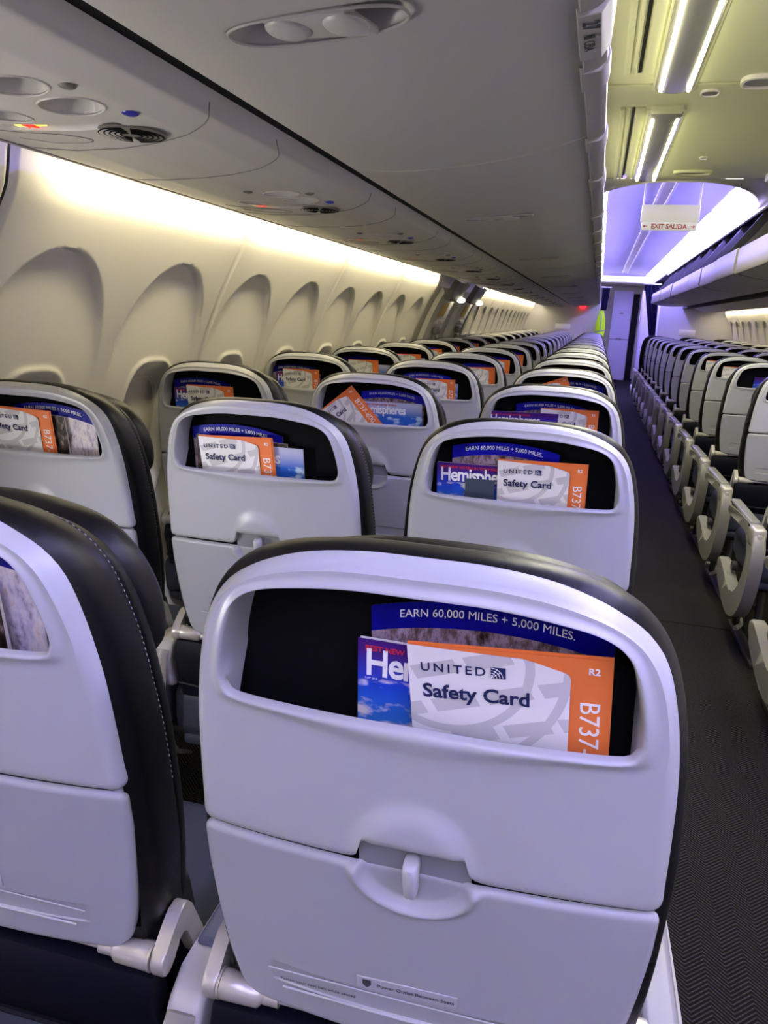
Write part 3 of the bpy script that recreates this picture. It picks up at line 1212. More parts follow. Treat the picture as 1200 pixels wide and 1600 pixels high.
def shell_bm():
    right = curve2(SHELL, 60)
    bottom = [(.2035, .010), (.2025, .005), (.199, .0015), (.194, 0), (.15, 0), (.10, 0), (.062, .0), (.055, .002), (.0505, .007), (.049, .014), (.048, .020), (.044, .025),
              (.03, .0255), (0, .0258)]
    bottom = bottom + [(-a, b) for a, b in reversed(bottom[:-1])]
    outer = [(p.x, p.y) for p in resample([(a, b, 0) for a, b in mirror_closed(right, bottom)], N_SH, True)]
    hole_half = [(0, .2695), (.05, .2690), (.095, .2635), (.125, .2565), (.1425, .245), (.152, .227), (.1605, .195), (.1635, .170), (.159, .1575), (.150, .1530), (.10, .1530), (0, .1540)]
    h = curve2(hole_half, 80)
    hole_poly = h + [(-a, b) for a, b in reversed(h[1:-1])]
    c = (0, .205)
    hole = []
    for p in outer:
        hole.append(ray_hit(hole_poly, c, (p[0] - c[0], p[1] - c[1])))

    def dome(x, s):           # swelling above the latch
        e = math.hypot(x / .058, (s - .010) / .072)
        return -.0070 * sst(1.04, .62, e)

    def base(x, s):
        return .017 * (abs(x) / .204) ** 2.3 + .005 * max(0, (s - .2) / .09) ** 2
    ins = [(-1, 0), (-1, 0)]
    loops = []
    prof_o = [(.030, .000), (.016, .000), (.0085, .0012), (.004, .0038), (.0012, .008), (0, .013)]     # depth, inset
    for dp, i_ in prof_o:
        lp = []
        for p, q in zip(outer, hole):
            L = math.hypot(q[0] - p[0], q[1] - p[1])
            f = min(i_, L * .3) / L
            x, s = p[0] + (q[0] - p[0]) * f, p[1] + (q[1] - p[1]) * f
            low = 1 - sst(.0, .03, s)
            lp.append(Vector((x, base(x, s) + dp * (1 - .45 * low) + (dome(x, s)), s)))
        loops.append(lp)
    K = 22
    for k in range(1, K):
        lp = []
        for p, q in zip(outer, hole):
            L = math.hypot(q[0] - p[0], q[1] - p[1])
            a, b = min(.013, L * .3) / L, 1 - min(.032, L * .5) / L
            f = a + (b - a) * k / K
            x, s = p[0] + (q[0] - p[0]) * f, p[1] + (q[1] - p[1]) * f
            lp.append(Vector((x, base(x, s) + dome(x, s), s)))
        loops.append(lp)
    for dp, i_ in [(-.0003, .027), (-.0010, .0225), (-.0020, .018), (-.0032, .0135), (-.0040, .0095), (-.0041, .0062), (-.0030, .0034), (-.0006, .0011), (.004, 0)]:
        lp = []
        for p, q in zip(outer, hole):
            L = math.hypot(q[0] - p[0], q[1] - p[1])
            f = 1 - i_ * min(1, L * .5 / .032) / L
            x, s = p[0] + (q[0] - p[0]) * f, p[1] + (q[1] - p[1]) * f
            lp.append(Vector((x, base(x, s) + dp, s)))
        loops.append(lp)
    for dp, sh, dn in ((.012, .0008, .006), (.026, .0018, .022), (.052, .0035, .050)):       # side walls of the pocket; the lower lip falls away inside
        lp = []
        for q in hole:
            f = 1 - sh / math.hypot(q[0] - c[0], q[1] - c[1])
            lw = 1 - sst(.160, .180, q[1])
            x, s = c[0] + (q[0] - c[0]) * f, c[1] + (q[1] - c[1]) * f
            lp.append(Vector((x, base(q[0], q[1]) * .5 + dp * (1 - lw) + min(dp, .008) * lw, s * (1 - lw) + (q[1] - dn) * lw)))
        loops.append(lp)
    bm = bmesh.new()
    loft(bm, loops)
    for v in bm.verts:                 # the hinge line droops a little towards its ends
        v.co.z -= .007 * min(1, abs(v.co.x) / .204) ** 2 * (1 - sst(0, .12, v.co.z))
    bmesh.ops.recalc_face_normals(bm, faces=bm.faces[:])
    return bm


def tray_half(s):
    """half width of the tray panel at height s (top -.003, bottom -.236)"""
    pts = [(-.003, .2035), (-.05, .2030), (-.10, .1995), (-.14, .1955), (-.18, .190), (-.215, .182), (-.236, .172)]
    for (a, wa), (b, wb) in zip(pts[:-1], pts[1:]):
        if s >= b:
            t = (a - s) / (a - b)
            w_ = wa + (wb - wa) * t
            break
    else:
        w_ = .172
    for edge, r in ((-.003 - s, .010), (s + .236, .020)):
        if edge < r:
            w_ -= r - math.sqrt(max(0, r * r - (r - edge) ** 2))
    return w_


def tray_bm():
    bm = bmesh.new()
    ss = [-.003 - .0075 * (1 - math.cos(PI / 2 * k / 5)) for k in range(6)] + lsp(-.0115, -.052, 34) + lsp(-.055, -.155, 20) + lsp(-.1575, -.2000, 36) + lsp(-.203, -.222, 8) + [-.236 + .012 * (1 - math.sin(PI / 2 * k / 6)) for k in range(7)]
    us = [-1 + .04 * (1 - math.cos(PI / 2 * k / 6)) for k in range(7)] + lsp(-.955, .955, 150) + [1 - .04 * (1 - math.sin(PI / 2 * k / 6)) for k in range(7)]

    def fn(u, s):
        w_ = tray_half(s)
        x = u * w_
        e = min(w_ - abs(x), (-.003 - s), (s + .236))
        r = .0065
        d = .017 * (abs(x) / .204) ** 2.3
        e = max(0, min(e, r))
        d += r - math.sqrt(max(0, r * r - (r - e) ** 2))
        # half disc below the latch with a raised crescent
        q = math.hypot(x / .0500, (s + .003) / .0390)
        d += .0060 * sst(1.0, .84, q) - .0050 * math.exp(-((q - 1.08) / .10) ** 2) * sst(-.001, -.012, s)
        # long shallow instruction bar
        bx, bs = max(0, abs(x) - .135), abs(s + .1815)
        qq = max(abs(x) / .143, bs / .0135)
        d += .0016 * sst(1.0, .93, qq) * sst(0, 1, 1)
        return Vector((x, d, s))
    heightfield(bm, us, ss, fn)
    # skirt going back
    lp = [Vector((-tray_half(s), 0, s)) for s in ss] + [Vector((tray_half(s), 0, s)) for s in reversed(ss)]
    l0 = [Vector((p.x, .0065 + .017 * (abs(p.x) / .204) ** 2.3, p.z)) for p in lp]
    l1 = [Vector((p.x * .99, .030, p.z)) for p in lp]
    loft(bm, [l0, l1])
    bmesh.ops.remove_doubles(bm, verts=bm.verts[:], dist=.0002)
    for v in bm.verts:
        v.co.z -= .007 * min(1, abs(v.co.x) / .204) ** 2 * sst(-.236, -.10, v.co.z)
    bmesh.ops.recalc_face_normals(bm, faces=bm.faces[:])
    return bm


LEATH = [(0, .2905), (.05, .290), (.09, .286), (.12, .279), (.145, .267), (.165, .249), (.181, .222), (.194, .18), (.203, .13), (.209, .07), (.2125, .015), (.213, -.06), (.212, -.12), (.208, -.17),
         (.203, -.215), (.199, -.262), (.185, -.28)]


def off_loop(half, n, grow, drop, d, bottom=None):
    c = curve2(half, n)
    pts = []
    poly = c + [(-a, b) for a, b in reversed(c[1:])]
    m = len(poly)
    for i in range(m):
        p, q = poly[i - 1], poly[(i + 1) % m]
        tx, ty = q[0] - p[0], q[1] - p[1]
        L = math.hypot(tx, ty) or 1
        nx, ny = -ty / L, tx / L                 # outward for a clockwise loop
        x, s = poly[i][0] - nx * -grow, poly[i][1] - ny * -grow
        s -= drop * max(0, min(1, s / .29)) ** 2
        pts.append(Vector((x, d, s)))
    return pts


def leather_bm():
    bm = bmesh.new()
    prof = [(.016, -.014, 0), (.022, -.006, 0), (.029, -.001, 0), (.036, .001, .001), (.048, .002, .004), (.064, .0022, .011), (.080, .001, .021), (.0885, -.001, .0285), (.0905, -.0035, .031),
            (.0925, -.001, .031), (.104, -.003, .038), (.116, -.010, .046), (.124, -.022, .052), (.128, -.05, .058)]
    lps = [off_loop(LEATH, 70, g, dr, d) for d, g, dr in prof]
    for lp in lps:
        for p in lp:
            p.y += .009 * (abs(p.x) / .204) ** 2.3 * (1 - sst(.03, .075, p.y))
    loft(bm, lps, False, True)
    bmesh.ops.recalc_face_normals(bm, faces=bm.faces[:])
    return bm


def stitch_bm():
    bm = bmesh.new()
    lp = off_loop(LEATH, 200, .0006, .0262, .0862)
    for i in range(0, len(lp) - 2, 2):
        if lp[i].z > -.05:
            a, b = lp[i], lp[i + 1].lerp(lp[i], .25)
            tube(bm, [a, b], .0006, 4)
    return bm


HEAD = [(0, .247), (.06, .245), (.11, .236), (.145, .222), (.172, .195), (.189, .16), (.195, .125), (.192, .095), (.180, .077), (.16, .069), (.10, .064), (0, .062)]


def head_bm():
    bm = bmesh.new()
    loft(bm, [off_loop(HEAD, 60, g, 0, d) for d, g in [(.100, -.02), (.108, -.008), (.118, -.001), (.130, .001), (.142, .0), (.152, -.005), (.160, -.014), (.164, -.03)]], True, True)
    bmesh.ops.recalc_face_normals(bm, faces=bm.faces[:])
    return bm


def lining_bm():
    bm = bmesh.new()
    half = [(0, .2755), (.06, .275), (.11, .2665), (.140, .254), (.156, .225), (.167, .17), (.167, .10), (.165, -.02)]
    c = curve2(half, 30)
    poly = c + [(-a, b) for a, b in reversed(c[1:])]
    for d0 in (.054,):
        vs = [bm.verts.new((a, d0, b)) for a, b in poly]
        bm.faces.new(vs)
    r = [[Vector((a, .018, b)) for a, b in poly], [Vector((a, .054, b)) for a, b in poly]]
    loft(bm, r)
    # front sheet of the pocket, below the lip
    vs = [bm.verts.new((a, .018, b)) for a, b in ((-.165, -.02), (.165, -.02), (.165, .138), (-.165, .138))]
    bm.faces.new(vs)
    bmesh.ops.recalc_face_normals(bm, faces=bm.faces[:])
    return bm


def latch_bm():
    bm = bmesh.new()
    lps = []
    for s, hw, dp in ((.0215, .003, .0045), (.0210, .0052, .008), (.019, .0066, .0115), (.012, .0068, .0125), (.0, .0064, .0115), (-.012, .0060, .0095), (-.0165, .0054, .0078), (-.0185, .0040, .0055), (-.0192, .002, .004)):
        lp = []
        for k in range(16):
            a = 2 * PI * k / 16
            ca, sa = math.cos(a), math.sin(a)
            lp.append(Vector((math.copysign(abs(ca) ** .6, ca) * hw, -.004 + math.copysign(abs(sa) ** .6, sa) * dp * .9, s)))
        lps.append(lp)
    loft(bm, lps, True, True)
    bmesh.ops.recalc_face_normals(bm, faces=bm.faces[:])
    return bm


def curve_round(pts, n):
    return [(p.x, p.y) for p in smooth_poly([(a, b, 0) for a, b in pts], n, True)]


ARM_IN = [(.052, .50), (.046, .55), (.060, .590), (.11, .602), (.30, .600), (.50, .592), (.53, .575), (.51, .553), (.22, .548), (.14, .535), (.115, .50), (.085, .485)]
ARM_AISLE = [(.0, .52), (.03, .572), (.10, .590), (.30, .588), (.52, .570), (.545, .556), (.53, .536), (.30, .545), (.16, .545), (.10, .525), (.085, .48), (.095, .40), (.14, .325), (.21, .275), (.29, .262),
             (.52, .318), (.575, .318), (.60, .295), (.58, .255), (.50, .215), (.36, .175), (.25, .165), (.14, .195), (.06, .265), (.015, .36), (-.005, .45)]

PARTS = {}


def part_mesh(name, fn, m, angle=40):
    if name not in PARTS:
        o = new_obj(name, fn(), m, angle=angle)
        PARTS[name] = o.data
        bpy.data.objects.remove(o)
    return PARTS[name]


def add_part(name, mesh, parent, back=True, mirror=False, loc=None):
    o = bpy.data.objects.new(name, mesh)
    COL.objects.link(o)
    o.parent = parent
    if back:
        o.location = (0, 0, SZ)
        o.rotation_euler = (T, 0, 0)
    if loc:
        o.location = loc
    if mirror:
        o.scale.x = -1
    return o


def plain(fn):
    def f():
        bm = bmesh.new()
        fn(bm)
        return bm
    return f


def f_cushion(bm):
    box(bm, (0, .29, .425), (.485, .44, .13), .035, 4)
    box(bm, (0, .30, .352), (.44, .44, .03), .01)


def f_pouch(bm):
    # dark upholstered panel under the tray, with a piped lower edge
    prism(bm, [(.045, .612), (.065, .612), (.115, .45), (.145, .34), (.125, .335), (.075, .46), (.036, .58)], -.212, .212, 'x', .006)
    tube(bm, [(-.212, .058, .505), (-.1, .054, .500), (.1, .054, .500), (.212, .058, .505)], .004, 6)


def f_back_lower(bm):
    prism(bm, [(.06, .66), (.16, .66), (.22, .42), (.16, .34), (.12, .40)], -.202, .202, 'x', .02, seg=3)


def f_tray_arm(bm):
    # pivot cylinders at the lower corners of the tray and a thin rail between them
    for s in (-1, 1):
        tube(bm, [(s * .140, .016, -.243), (s * .158, .016, -.243)], .0085, 14)
        tube(bm, [(s * .158, .016, -.243), (s * .162, .016, -.242), (s * .200, .016, -.240), (s * .203, .016, -.240)], [.010, .0135, .0155, .0150], 16)
        tube(bm, [(s * .2035, .016, -.240), (s * .206, .016, -.240)], .0160, 16)
    tube(bm, [(-.14, .016, -.243), (.14, .016, -.243)], .0045, 8)


TRAY_ARM = [(.002, -.246), (.004, -.232), (.018, -.224), (.040, -.212), (.058, -.206), (.070, -.212), (.078, -.235), (.092, -.300), (.074, -.306), (.060, -.255), (.052, -.236), (.036, -.242), (.022, -.256), (.008, -.256)]


def f_tray_bracket(bm):
    # cranked arm from the pivot forwards to the frame
    for s in (1,):
        prism(bm, curve_round(TRAY_ARM, 60), .207, .223, 'x', .0025)


def f_arm_in(bm):
    prism(bm, curve_round(ARM_IN, 70), -.270, -.228, 'x', .008, seg=3)


def f_arm_strap(bm):
    tube(bm, [(-.249, .050, .582), (-.249, .040, .565), (-.249, .034, .50), (-.249, .036, .43), (-.249, .055, .36), (-.249, .10, .30), (-.249, .15, .27)], .0165, 8, flat=(1.0, .28))


def f_arm_pad(bm):
    box(bm, (-.249, .32, .600), (.040, .40, .018), .008, 3)


def f_arm_aisle(bm):
    prism(bm, curve_round(ARM_AISLE, 110), .226, .274, 'x', .010, seg=3)


def f_arm_aisle_pad(bm):
    box(bm, (.250, .325, .590), (.042, .42, .020), .009, 3)


def f_arm_lower_pad(bm):
    prism(bm, [(.555, .325), (.30, .262), (.31, .256), (.565, .312)], .232, .268, 'x', .003)


def f_knuckle(bm):
    box(bm, (.250, .065, .555), (.054, .085, .075), .014, 3)
    box(bm, (.250, .020, .545), (.018, .012, .050), .004)


def f_frame(bm):
    for y in (.16, .42):
        tube(bm, [(-.247, y, .325), (.247, y, .325)], .022, 10)


def f_leg(bm):
    tube(bm, [(.17, .18, .325), (.17, .14, .02)], .016, 8)
    tube(bm, [(.17, .42, .325), (.17, .52, .03)], .016, 8)
    tube(bm, [(.17, .18, .22), (.17, .46, .16)], .010, 8)
    box(bm, (.17, .33, .012), (.045, .50, .024), .006)


def f_foot(bm):
    tube(bm, [(.185, .44, .030), (.150, .50, .030), (.140, .57, .034), (.155, .60, .040), (.19, .60, .045)], .011, 8)


mesh = {}


def build_parts():
    mesh['back_shell'] = part_mesh('back_shell', shell_bm, M['shell'], 60)
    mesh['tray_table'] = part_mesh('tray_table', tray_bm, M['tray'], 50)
    mesh['pocket_lining'] = part_mesh('pocket_lining', lining_bm, M['lining'])
    mesh['seat_back'] = part_mesh('seat_back', leather_bm, M['leather'], 70)
    mesh['stitching'] = part_mesh('stitching', stitch_bm, M['stitch'])
    mesh['headrest'] = part_mesh('headrest', head_bm, M['leather'], 60)
    mesh['latch'] = part_mesh('latch', latch_bm, M['shell'], 50)
    mesh['latch_recess'] = part_mesh('latch_recess', plain(lambda bm: box(bm, (0, .0085, .006), (.098, .002, .044))), M['shell_dark'])
    mesh['seat_cushion'] = part_mesh('seat_cushion', plain(f_cushion), M['cushion'])
    mesh['rear_pouch'] = part_mesh('rear_pouch', plain(f_pouch), M['navy'])
    mesh['lower_back'] = part_mesh('lower_back', plain(f_back_lower), M['leather'])
    mesh['tray_pivot'] = part_mesh('tray_pivot', plain(f_tray_arm), M['silver'])
    mesh['tray_arm'] = part_mesh('tray_arm', plain(f_tray_bracket), M['silver'])
    mesh['armrest'] = part_mesh('armrest', plain(f_arm_in), M['white_metal'])
    mesh['armrest_strap'] = part_mesh('armrest_strap', plain(f_arm_strap), M['strap'])
    mesh['armrest_pad'] = part_mesh('armrest_pad', plain(f_arm_pad), M['arm_top'])
    mesh['aisle_armrest'] = part_mesh('aisle_armrest', plain(f_arm_aisle), M['strap'])
    mesh['aisle_armrest_pad'] = part_mesh('aisle_armrest_pad', plain(f_arm_aisle_pad), M['arm_pad'])
    mesh['lower_pad'] = part_mesh('lower_pad', plain(f_arm_lower_pad), M['arm_pad'])
    mesh['knuckle'] = part_mesh('knuckle', plain(f_knuckle), M['silver'])
    mesh['seat_frame'] = part_mesh('seat_frame', plain(f_frame), M['dark_frame'])
    mesh['leg'] = part_mesh('leg', plain(f_leg), M['dark_frame'])
    mesh['foot'] = part_mesh('foot', plain(f_foot), M['silver'])


build_parts()


SEAT_YAW = .018


def make_seat(x, y, label, aisle=0, near=False, dark=False, recl=0.0, group='grey backed cabin seats', light=False, arm=1):
    t = empty('aircraft_seat', (x, y, 0), (0, 0, SEAT_YAW))
    tag(t, label, 'seat', group)
    made = []
    made.append(add_part('seat_back', mesh['seat_back'], t))
    if near:
        add_part('stitching', mesh['stitching'], made[0]).matrix_local = Matrix()
    made.append(add_part('headrest', mesh['headrest'], t))
    if not dark:
        made.append(add_part('back_shell', mesh['back_shell'], t))
        made.append(add_part('pocket_lining', mesh['pocket_lining'], t))
        tr = add_part('tray_table', mesh['tray_table'], t)
        la = add_part('tray_latch', mesh['latch'], t)
        lr = add_part('latch_recess', mesh['latch_recess'], t)
        tp = add_part('tray_pivot', mesh['tray_pivot'], t)
        ta = add_part('tray_arm', mesh['tray_arm'], t)
        tb = add_part('tray_arm', mesh['tray_arm'], t, mirror=True)
        made += [tr, la, lr, tp, ta, tb]
        if near:
            bm = bmesh.new()
            box(bm, (0, 0, 0), (.096, .0012, .0155), .0005, 1)
            lab = new_obj('label_plate', bm, M['label'], tr)
            lab.location = (-.003, -.0004, -.1535)
            lab.rotation_euler = (0, -.03, 0)
            lettering('Power Outlet Between Seats', .0062, M['ink'], lab, (-.028, -.0012, -.002), name='lettering')
            bm = bmesh.new()
            prism(bm, [(-.004, .005), (.004, .005), (.004, -.001), (0, -.0055), (-.004, -.001)], -.0003, .0003, 'y')
            o = new_obj('plug_symbol', bm, M['ink'], lab, smooth=False)
            o.location = (-.038, -.001, 0)
            lettering('Fasten your seat belt while seated', .0056, M['ink'], tr, (-.130, .0008, -.184), name='lettering')
            bm = bmesh.new()
            tube(bm, [(-.128, .0005, -.194), (0, -.001, -.1955), (.128, .0005, -.194)], .0011, 6)
            tube(bm, [(-.142, .001, -.170), (0, -.0005, -.1685), (.142, .001, -.170)], .0007, 6)
            new_obj('moulded_ridge', bm, M['shell'], tr)
    for o in made:
        o.rotation_euler.x = T + recl
    add_part('rear_pouch', mesh['rear_pouch'], t, False)
    add_part('lower_back', mesh['lower_back'], t, False)
    add_part('seat_cushion', mesh['seat_cushion'], t, False)
    if arm:
        a = add_part('armrest', mesh['armrest'], t, False, mirror=(arm == 2))
        if not light:
            add_part('strap', mesh['armrest_strap'], a, False)
            add_part('pad', mesh['armrest_pad'], a, False)
    if aisle:
        mir = aisle == 2
        a = add_part('aisle_armrest', mesh['aisle_armrest'], t, False, mir)
        add_part('pad', mesh['aisle_armrest_pad'], a, False)
        add_part('lower_pad', mesh['lower_pad'], a, False)
        add_part('knuckle', mesh['knuckle'], a, False)
        add_part('leg', mesh['leg'], t, False, mir)
        f = add_part('foot', mesh['foot'], t, False, mir)
        f['label'] = 'silver foot'
    add_part('seat_frame', mesh['seat_frame'], t, False)
    return t


PITCH_Y = .787
CX = {'C': -.512, 'B': -.512 - .4956, 'A': -.512 - .9912, 'D': .512, 'E': .512 + .4956, 'F': .512 + .9912}
NAMES = {'C': 'left aisle', 'B': 'left middle', 'A': 'left window', 'D': 'right aisle', 'E': 'right middle', 'F': 'right window'}
OWN = {('C', 0): 'grey backed leather seat filling the foreground, nearest seat to the aisle',
       ('B', 0): 'black leather seat with grey back, cut off by the lower left edge',
       ('C', 1): 'grey backed aisle seat directly ahead of the foreground seat, slate note in pocket',
       ('B', 1): 'grey backed middle seat with visible latch, left of the slate note seat',
       ('A', 1): 'grey backed window seat at the left edge, palm picture in its pocket',
       ('B', 2): 'grey backed middle seat with a tilted safety card in its pocket',
       ('A', 2): 'grey backed window seat behind the narrow window well, third row',
       ('C', 2): 'grey backed aisle seat in third row, magazine covering its safety card'}
seats = {}
for k in range(17):
    for c in 'ABC':
        if c == 'A' and k == 0:
            continue
        lab = OWN.get((c, k), 'grey backed %s seat in the %s row from the camera' % (NAMES[c], ORD[k + 1]))
        seats[c, k] = make_seat(CX[c], PITCH_Y * k, lab, 1 if c == 'C' else 0, near=k < 2, group='seats left of the aisle', light=k > 6, arm=0 if c == 'A' else 1)
for k in range(2, 16):
    for c in 'DEF':
        if c != 'D' and k < 4:
            continue
        lab = 'grey backed %s seat, %s along the right side from the camera' % (NAMES[c], ORD[k - 1])
        seats[c, k] = make_seat(CX[c], .14 + PITCH_Y * k, lab, 2 if c == 'D' else 0, group='seats right of the aisle', light=k > 8, arm=0 if c == 'F' else 2)
for k in (16,):
    for c in 'DEF':
        make_seat(CX[c] - (.02 if c == 'D' else 0), .14 + PITCH_Y * k, 'black backed %s seat at the front bulkhead' % NAMES[c], 2 if c == 'D' else 0, dark=True, group='black seats at the bulkhead', arm=0 if c == 'F' else 2)


# ================================================================ READING MATTER
def place(o, col, k, x, d, s, rot=0):
    """stand an item in a seat pocket: x across, d depth, s height along the back"""
    y = PITCH_Y * k + (.14 if col in 'DEF' else 0)
    mtx = Matrix.Translation((CX[col], y, SZ)) @ Matrix.Rotation(SEAT_YAW, 4, 'Z') @ Matrix.Rotation(T, 4, 'X') @ Matrix.Translation((x, d, s)) @ Matrix.Rotation(math.radians(rot), 4, 'Y')
    o.matrix_world = mtx


def sheet_bm(poly, th=.0004, bend=None):
    bm = bmesh.new()
    prism(bm, poly, -th / 2, th / 2, 'y')
    return bm


CW, CH = .152, .21
_proto = {}


def make_card(detail):
    """safety card: origin at the middle of its top edge"""
    t = empty('safety_card')
    bm = bmesh.new()
    prism(bm, [(-CW / 2, 0), (CW / 2, .0), (CW / 2, -CH), (-CW / 2, -CH)], .0004, .0012, 'y')
    prism(bm, [(-CW / 2 + .001, -.0012), (CW / 2 - .003, -.0022), (CW / 2 - .003, -CH), (-CW / 2 + .001, -CH)], -.0010, -.0004, 'y')
    new_obj('orange_sheet', bm, M['orange'], t, smooth=False)
    bm = bmesh.new()
    xr = CW / 2 - .0295
    top = [(-CW / 2, -.0014), (-.05, -.0030), (-.01, -.0052), (.012, -.0060), (.022, -.0085), (xr - .004, -.0145), (xr - .0012, -.0165), (xr, -.020)]
    nf = len(top)
    lps = []
    for zz in (0, -.03, -.06, -.10, -.15, -CH):
        fr, bk = [], []
        for a, b in top:
            z = b if zz == 0 else min(b - .0005, zz)
            curl = -.0022 - .0016 * max(0, (a + .01) / .06) ** 2 * (1 + zz * 2.5)
            x = a + .012 * zz * max(0, a / xr)
            fr.append(Vector((x, curl, z)))
            bk.append(Vector((x, curl + .0004, z)))
        lps.append(fr + bk[::-1])
    loft(bm, lps)
    bmesh.ops.recalc_face_normals(bm, faces=bm.faces[:])
    o = new_obj('white_front_sheet', bm, M['card'], t, angle=25)
    o['label'] = 'white front sheet printed with a pale globe'

    def yy(v, x0, z0):
        x = v.x + x0
        return Vector((v.x, v.y - .0032 - .0016 * max(0, (x + .01) / .06) ** 2, v.z))
    if detail:
        lettering('UNITED', .0108, M['card_navy'], t, (-.0665, 0, -.0235), space=1.35, bold=.00012, fn=lambda v: yy(v, -.0665, 0), sx=1.05)
        lettering('Safety Card', .0176, M['card_navy'], t, (-.0655, 0, -.0475), bold=.00042, fn=lambda v: yy(v, -.0655, 0))
        lettering('R2', .0078, M['white_ink'], t, (CW / 2 - .0175, -.0016, -.0150), bold=.0002)
        lettering('B737-800', .0212, M['white_ink'], t, (CW / 2 - .0225, -.0016, -.039), rot=(0, PI / 2, 0), space=1.0)
        bm = bmesh.new()
        box(bm, (-.0065, -.0034, -.0197), (.0112, .0004, .0096))
        new_obj('globe_emblem', bm, M['card_navy'], t, smooth=False)
        bm = bmesh.new()
        for k in range(1, 5):
            r = .0023 * k
            tube(bm, [(-.0121 + r * math.sin(a) * 1.0, -.0037, -.0245 + r * math.cos(a) * 1.0) for a in lsp(.05, 1.5, 9)], .00028, 4)
        for a in (.5, .9):
            tube(bm, [(-.0121, -.0037, -.0245), (-.0121 + .010 * math.sin(a), -.0037, -.0245 + .0095 * math.cos(a))], .00022, 4)
        new_obj('emblem_lines', bm, M['white_ink'], t)
    return t


def make_ad(detail, pic):
    """leaflet with an arched blue top"""
    t = empty('card_offer_leaflet')
    W_ = .186

    def arch(x):
        return .013 * (1 - (x / (W_ / 2)) ** 2)
    bm = bmesh.new()
    xs = lsp(-W_ / 2, W_ / 2, 25)
    prism(bm, [(x, arch(x) - .0005) for x in xs] + [(W_ / 2, -.22), (-W_ / 2, -.22)], -.0004, .0004, 'y')
    new_obj('photo_sheet', bm, M[pic], t, smooth=False)
    bm = bmesh.new()
    loft(bm, [[Vector((x, -.0007, arch(x))) for x in xs], [Vector((x, -.0007, arch(x) - .0235)) for x in xs]], closed=False)
    bmesh.ops.solidify(bm, geom=bm.faces[:], thickness=.0002)
    new_obj('blue_banner', bm, M['blue'], t)
    if detail:
        lettering('EARN 60,000 MILES + 5,000 MILES.', .0102, M['white_ink'], t, (-.003, -.0011, -.0135), align='CENTER', bold=0, sx=.90,
                  fn=lambda v: Vector((v.x, v.y, v.z + arch(v.x))))
    return t


def make_mag(detail, cover, ink='white_ink'):
    t = empty('magazine')
    W_ = .188
    bm = bmesh.new()
    prism(bm, [(-W_ / 2 + .001, -.001), (W_ / 2 - .001, -.001), (W_ / 2 - .001, -.22), (-W_ / 2 + .001, -.22)], -.0012, .0030, 'y')
    new_obj('pages', bm, M['white'], t, smooth=False)
    bm = bmesh.new()
    prism(bm, [(-W_ / 2, 0), (W_ / 2, 0), (W_ / 2, -.22), (-W_ / 2, -.22)], -.0022, -.0014, 'y')
    new_obj('cover', bm, M[cover], t, smooth=False)
    if detail:
        lettering('Hemispheres', .0355, M[ink], t, (-W_ / 2 + .006, -.0025, -.0330), bold=.0008, space=.92, sx=.775)
        lettering('BEST NEW HOTELS IN THE WORLD', .0068, M['red_ink'], t, (-W_ / 2 + .006, -.0025, -.0098), bold=.0002, sx=1.0)
        if detail > 1:
            lettering('MAY 2019', .0024, M['white_ink'], t, (-W_ / 2 + .006, -.0025, -.0375))
    return t


def item(kind, detail, extra=None):
    key = (kind, detail, extra)
    if key not in _proto:
        o = {'card': lambda: make_card(detail), 'ad': lambda: make_ad(detail, extra or 'street'), 'mag': lambda: make_mag(detail, extra or 'mag')}[kind]()
        _proto[key] = o
        return o
    return copy_tree(_proto[key])


CAT = {'card': ('safety card', 'safety cards in seat pockets'), 'ad': ('leaflet', 'offer leaflets in seat pockets'), 'mag': ('magazine', 'magazines in seat pockets')}


def desc(kind, col, k, extra):
    where = '%s seat, %s row from the camera' % (NAMES[col], ORD[k + 1]) if col in 'ABC' else '%s seat, %s along the right' % (NAMES[col], ORD[k - 1])
    if (col, k) == ('C', 0):
        where = 'large foreground seat'
    if (col, k) == ('B', 0):
        where = 'seat cut off at lower left'
    w_ = {'card': 'white and orange safety card in pocket of ', 'ad': 'blue topped offer leaflet in pocket of '}.get(kind) or {'mag': 'blue sky cover magazine in pocket of ',
          'mag_sea': 'sea cover magazine in pocket of ', 'dark_cover': 'dark covered magazine in pocket of '}[extra or 'mag']
    return w_ + where


def put(kind, col, k, x, s, d, rot=0, extra=None, detail=None):
    if detail is None:
        detail = 2 if k == 0 else (1 if k < 4 else 0)
    o = item(kind, detail, extra)
    place(o, col, k, x, d, s, rot)
    tag(o, desc(kind, col, k, extra), *CAT[kind])
    return o


D_AD, D_MAG, D_CARD = .046, .038, .028
# nearest row
put('ad', 'C', 0, .046, .2325, D_AD, -.4)
put('mag', 'C', 0, .0385, .2045, D_MAG, 1.0)
put('card', 'C', 0, .062, .221, D_CARD, -4.2)
put('ad', 'B', 0, .036, .231, D_AD, 0, 'palm')
put('mag', 'B', 0, .0, .212, D_MAG, 1.5, 'mag_sea')
put('mag', 'B', 0, .008, .207, D_CARD + .002, 3.0, 'dark_cover', 0)
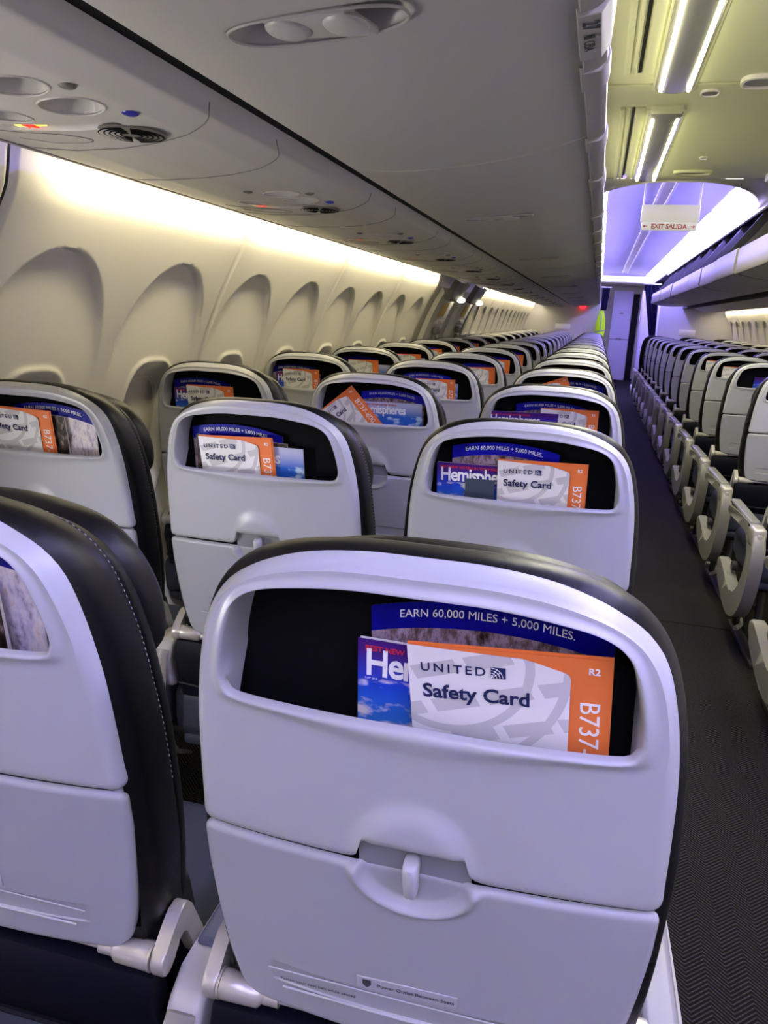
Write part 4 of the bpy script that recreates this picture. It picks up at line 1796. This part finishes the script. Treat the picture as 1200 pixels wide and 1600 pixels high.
# second row
put('ad', 'C', 1, -.032, .232, D_AD, 0)
put('mag', 'C', 1, -.0565, .204, D_MAG, -1.0)
put('card', 'C', 1, .034, .223, D_CARD, -1.5)
bm = bmesh.new()
prism(bm, [(-.026, 0), (.026, .001), (.026, -.10), (-.026, -.10)], -.0005, .0005, 'y')
nt = new_obj('note_card', bm, M['note'], smooth=False)
place(nt, 'C', 1, -.072, D_MAG - .006, .1775)
tag(nt, 'plain slate blue card in front of the magazine ahead of the foreground seat', 'card')
put('ad', 'B', 1, -.048, .221, D_AD, 1.5)
put('mag', 'B', 1, -.038, .2085, D_MAG + .003, 1.5, 'dark_cover', 0)
put('mag', 'B', 1, -.006, .200, D_MAG, 0, 'mag_sea')
put('card', 'B', 1, -.045, .217, D_CARD, -2.5)
put('ad', 'A', 1, .040, .231, D_AD, 2.5, 'palm')
put('mag', 'A', 1, -.026, .222, D_MAG, 1, 'dark_cover', 0)
put('card', 'A', 1, -.031, .235, D_CARD, 1.0)
# third row
put('ad', 'A', 2, -.05, .224, D_AD, 0)
put('mag', 'A', 2, -.046, .205, D_MAG, 0)
put('card', 'A', 2, -.016, .220, D_CARD, -1)
put('ad', 'B', 2, .055, .229, D_AD, 2)
put('mag', 'B', 2, .047, .208, D_MAG, -1, 'mag_sea')
put('card', 'B', 2, -.121, .204, D_CARD, -40)
put('ad', 'C', 2, .0, .229, D_AD + .002, 0)
put('card', 'C', 2, .050, .227, D_MAG + .002, -1)
put('mag', 'C', 2, -.072, .213, D_CARD, -1.5)
# further rows
put('ad', 'A', 3, -.062, .223, D_AD)
put('mag', 'A', 3, -.045, .205, D_MAG)
put('card', 'A', 3, -.029, .224, D_CARD, -1)
put('ad', 'B', 3, -.016, .226, D_AD)
put('mag', 'B', 3, .012, .205, D_MAG, 0, 'mag_sea')
put('card', 'B', 3, .020, .221, D_CARD, -1)
put('ad', 'C', 3, .055, .232, D_AD, 3)
put('card', 'C', 3, -.062, .236, D_CARD, -22)
for (c, k, x, rot, ex) in (('A', 4, -.008, -1, 0), ('B', 4, .080, -2, 0), ('A', 5, .030, -2, 0), ('B', 5, .055, 1, 0), ('A', 6, .0, -6, 0), ('A', 7, -.01, 2, 0), ('A', 8, .02, -3, 0), ('B', 6, .06, 3, 0), ('A', 9, .01, 4, 0), ('A', 10, .0, 2, 0)):
    put('ad', c, k, max(-.05, min(.05, x - .02)), .226, D_AD)
    put('card', c, k, min(x, .07), .226, D_CARD, rot)
    if k < 6:
        put('mag', c, k, .035, .204, D_MAG, 0, 'mag_sea')
for k in (4, 5):
    put('ad', 'C', k, .03, .226, D_AD)
# right side
put('mag', 'D', 5, .02, .205, D_MAG, 1)
put('card', 'D', 6, -.05, .222, D_CARD, 1)
put('card', 'D', 7, -.055, .224, D_CARD, -1)
put('ad', 'E', 5, .0, .226, D_AD)
put('mag', 'E', 5, -.03, .205, D_MAG)
put('mag', 'E', 6, -.04, .205, D_MAG)
put('ad', 'E', 7, .0, .226, D_AD)
put('card', 'E', 8, .02, .222, D_CARD, 2)
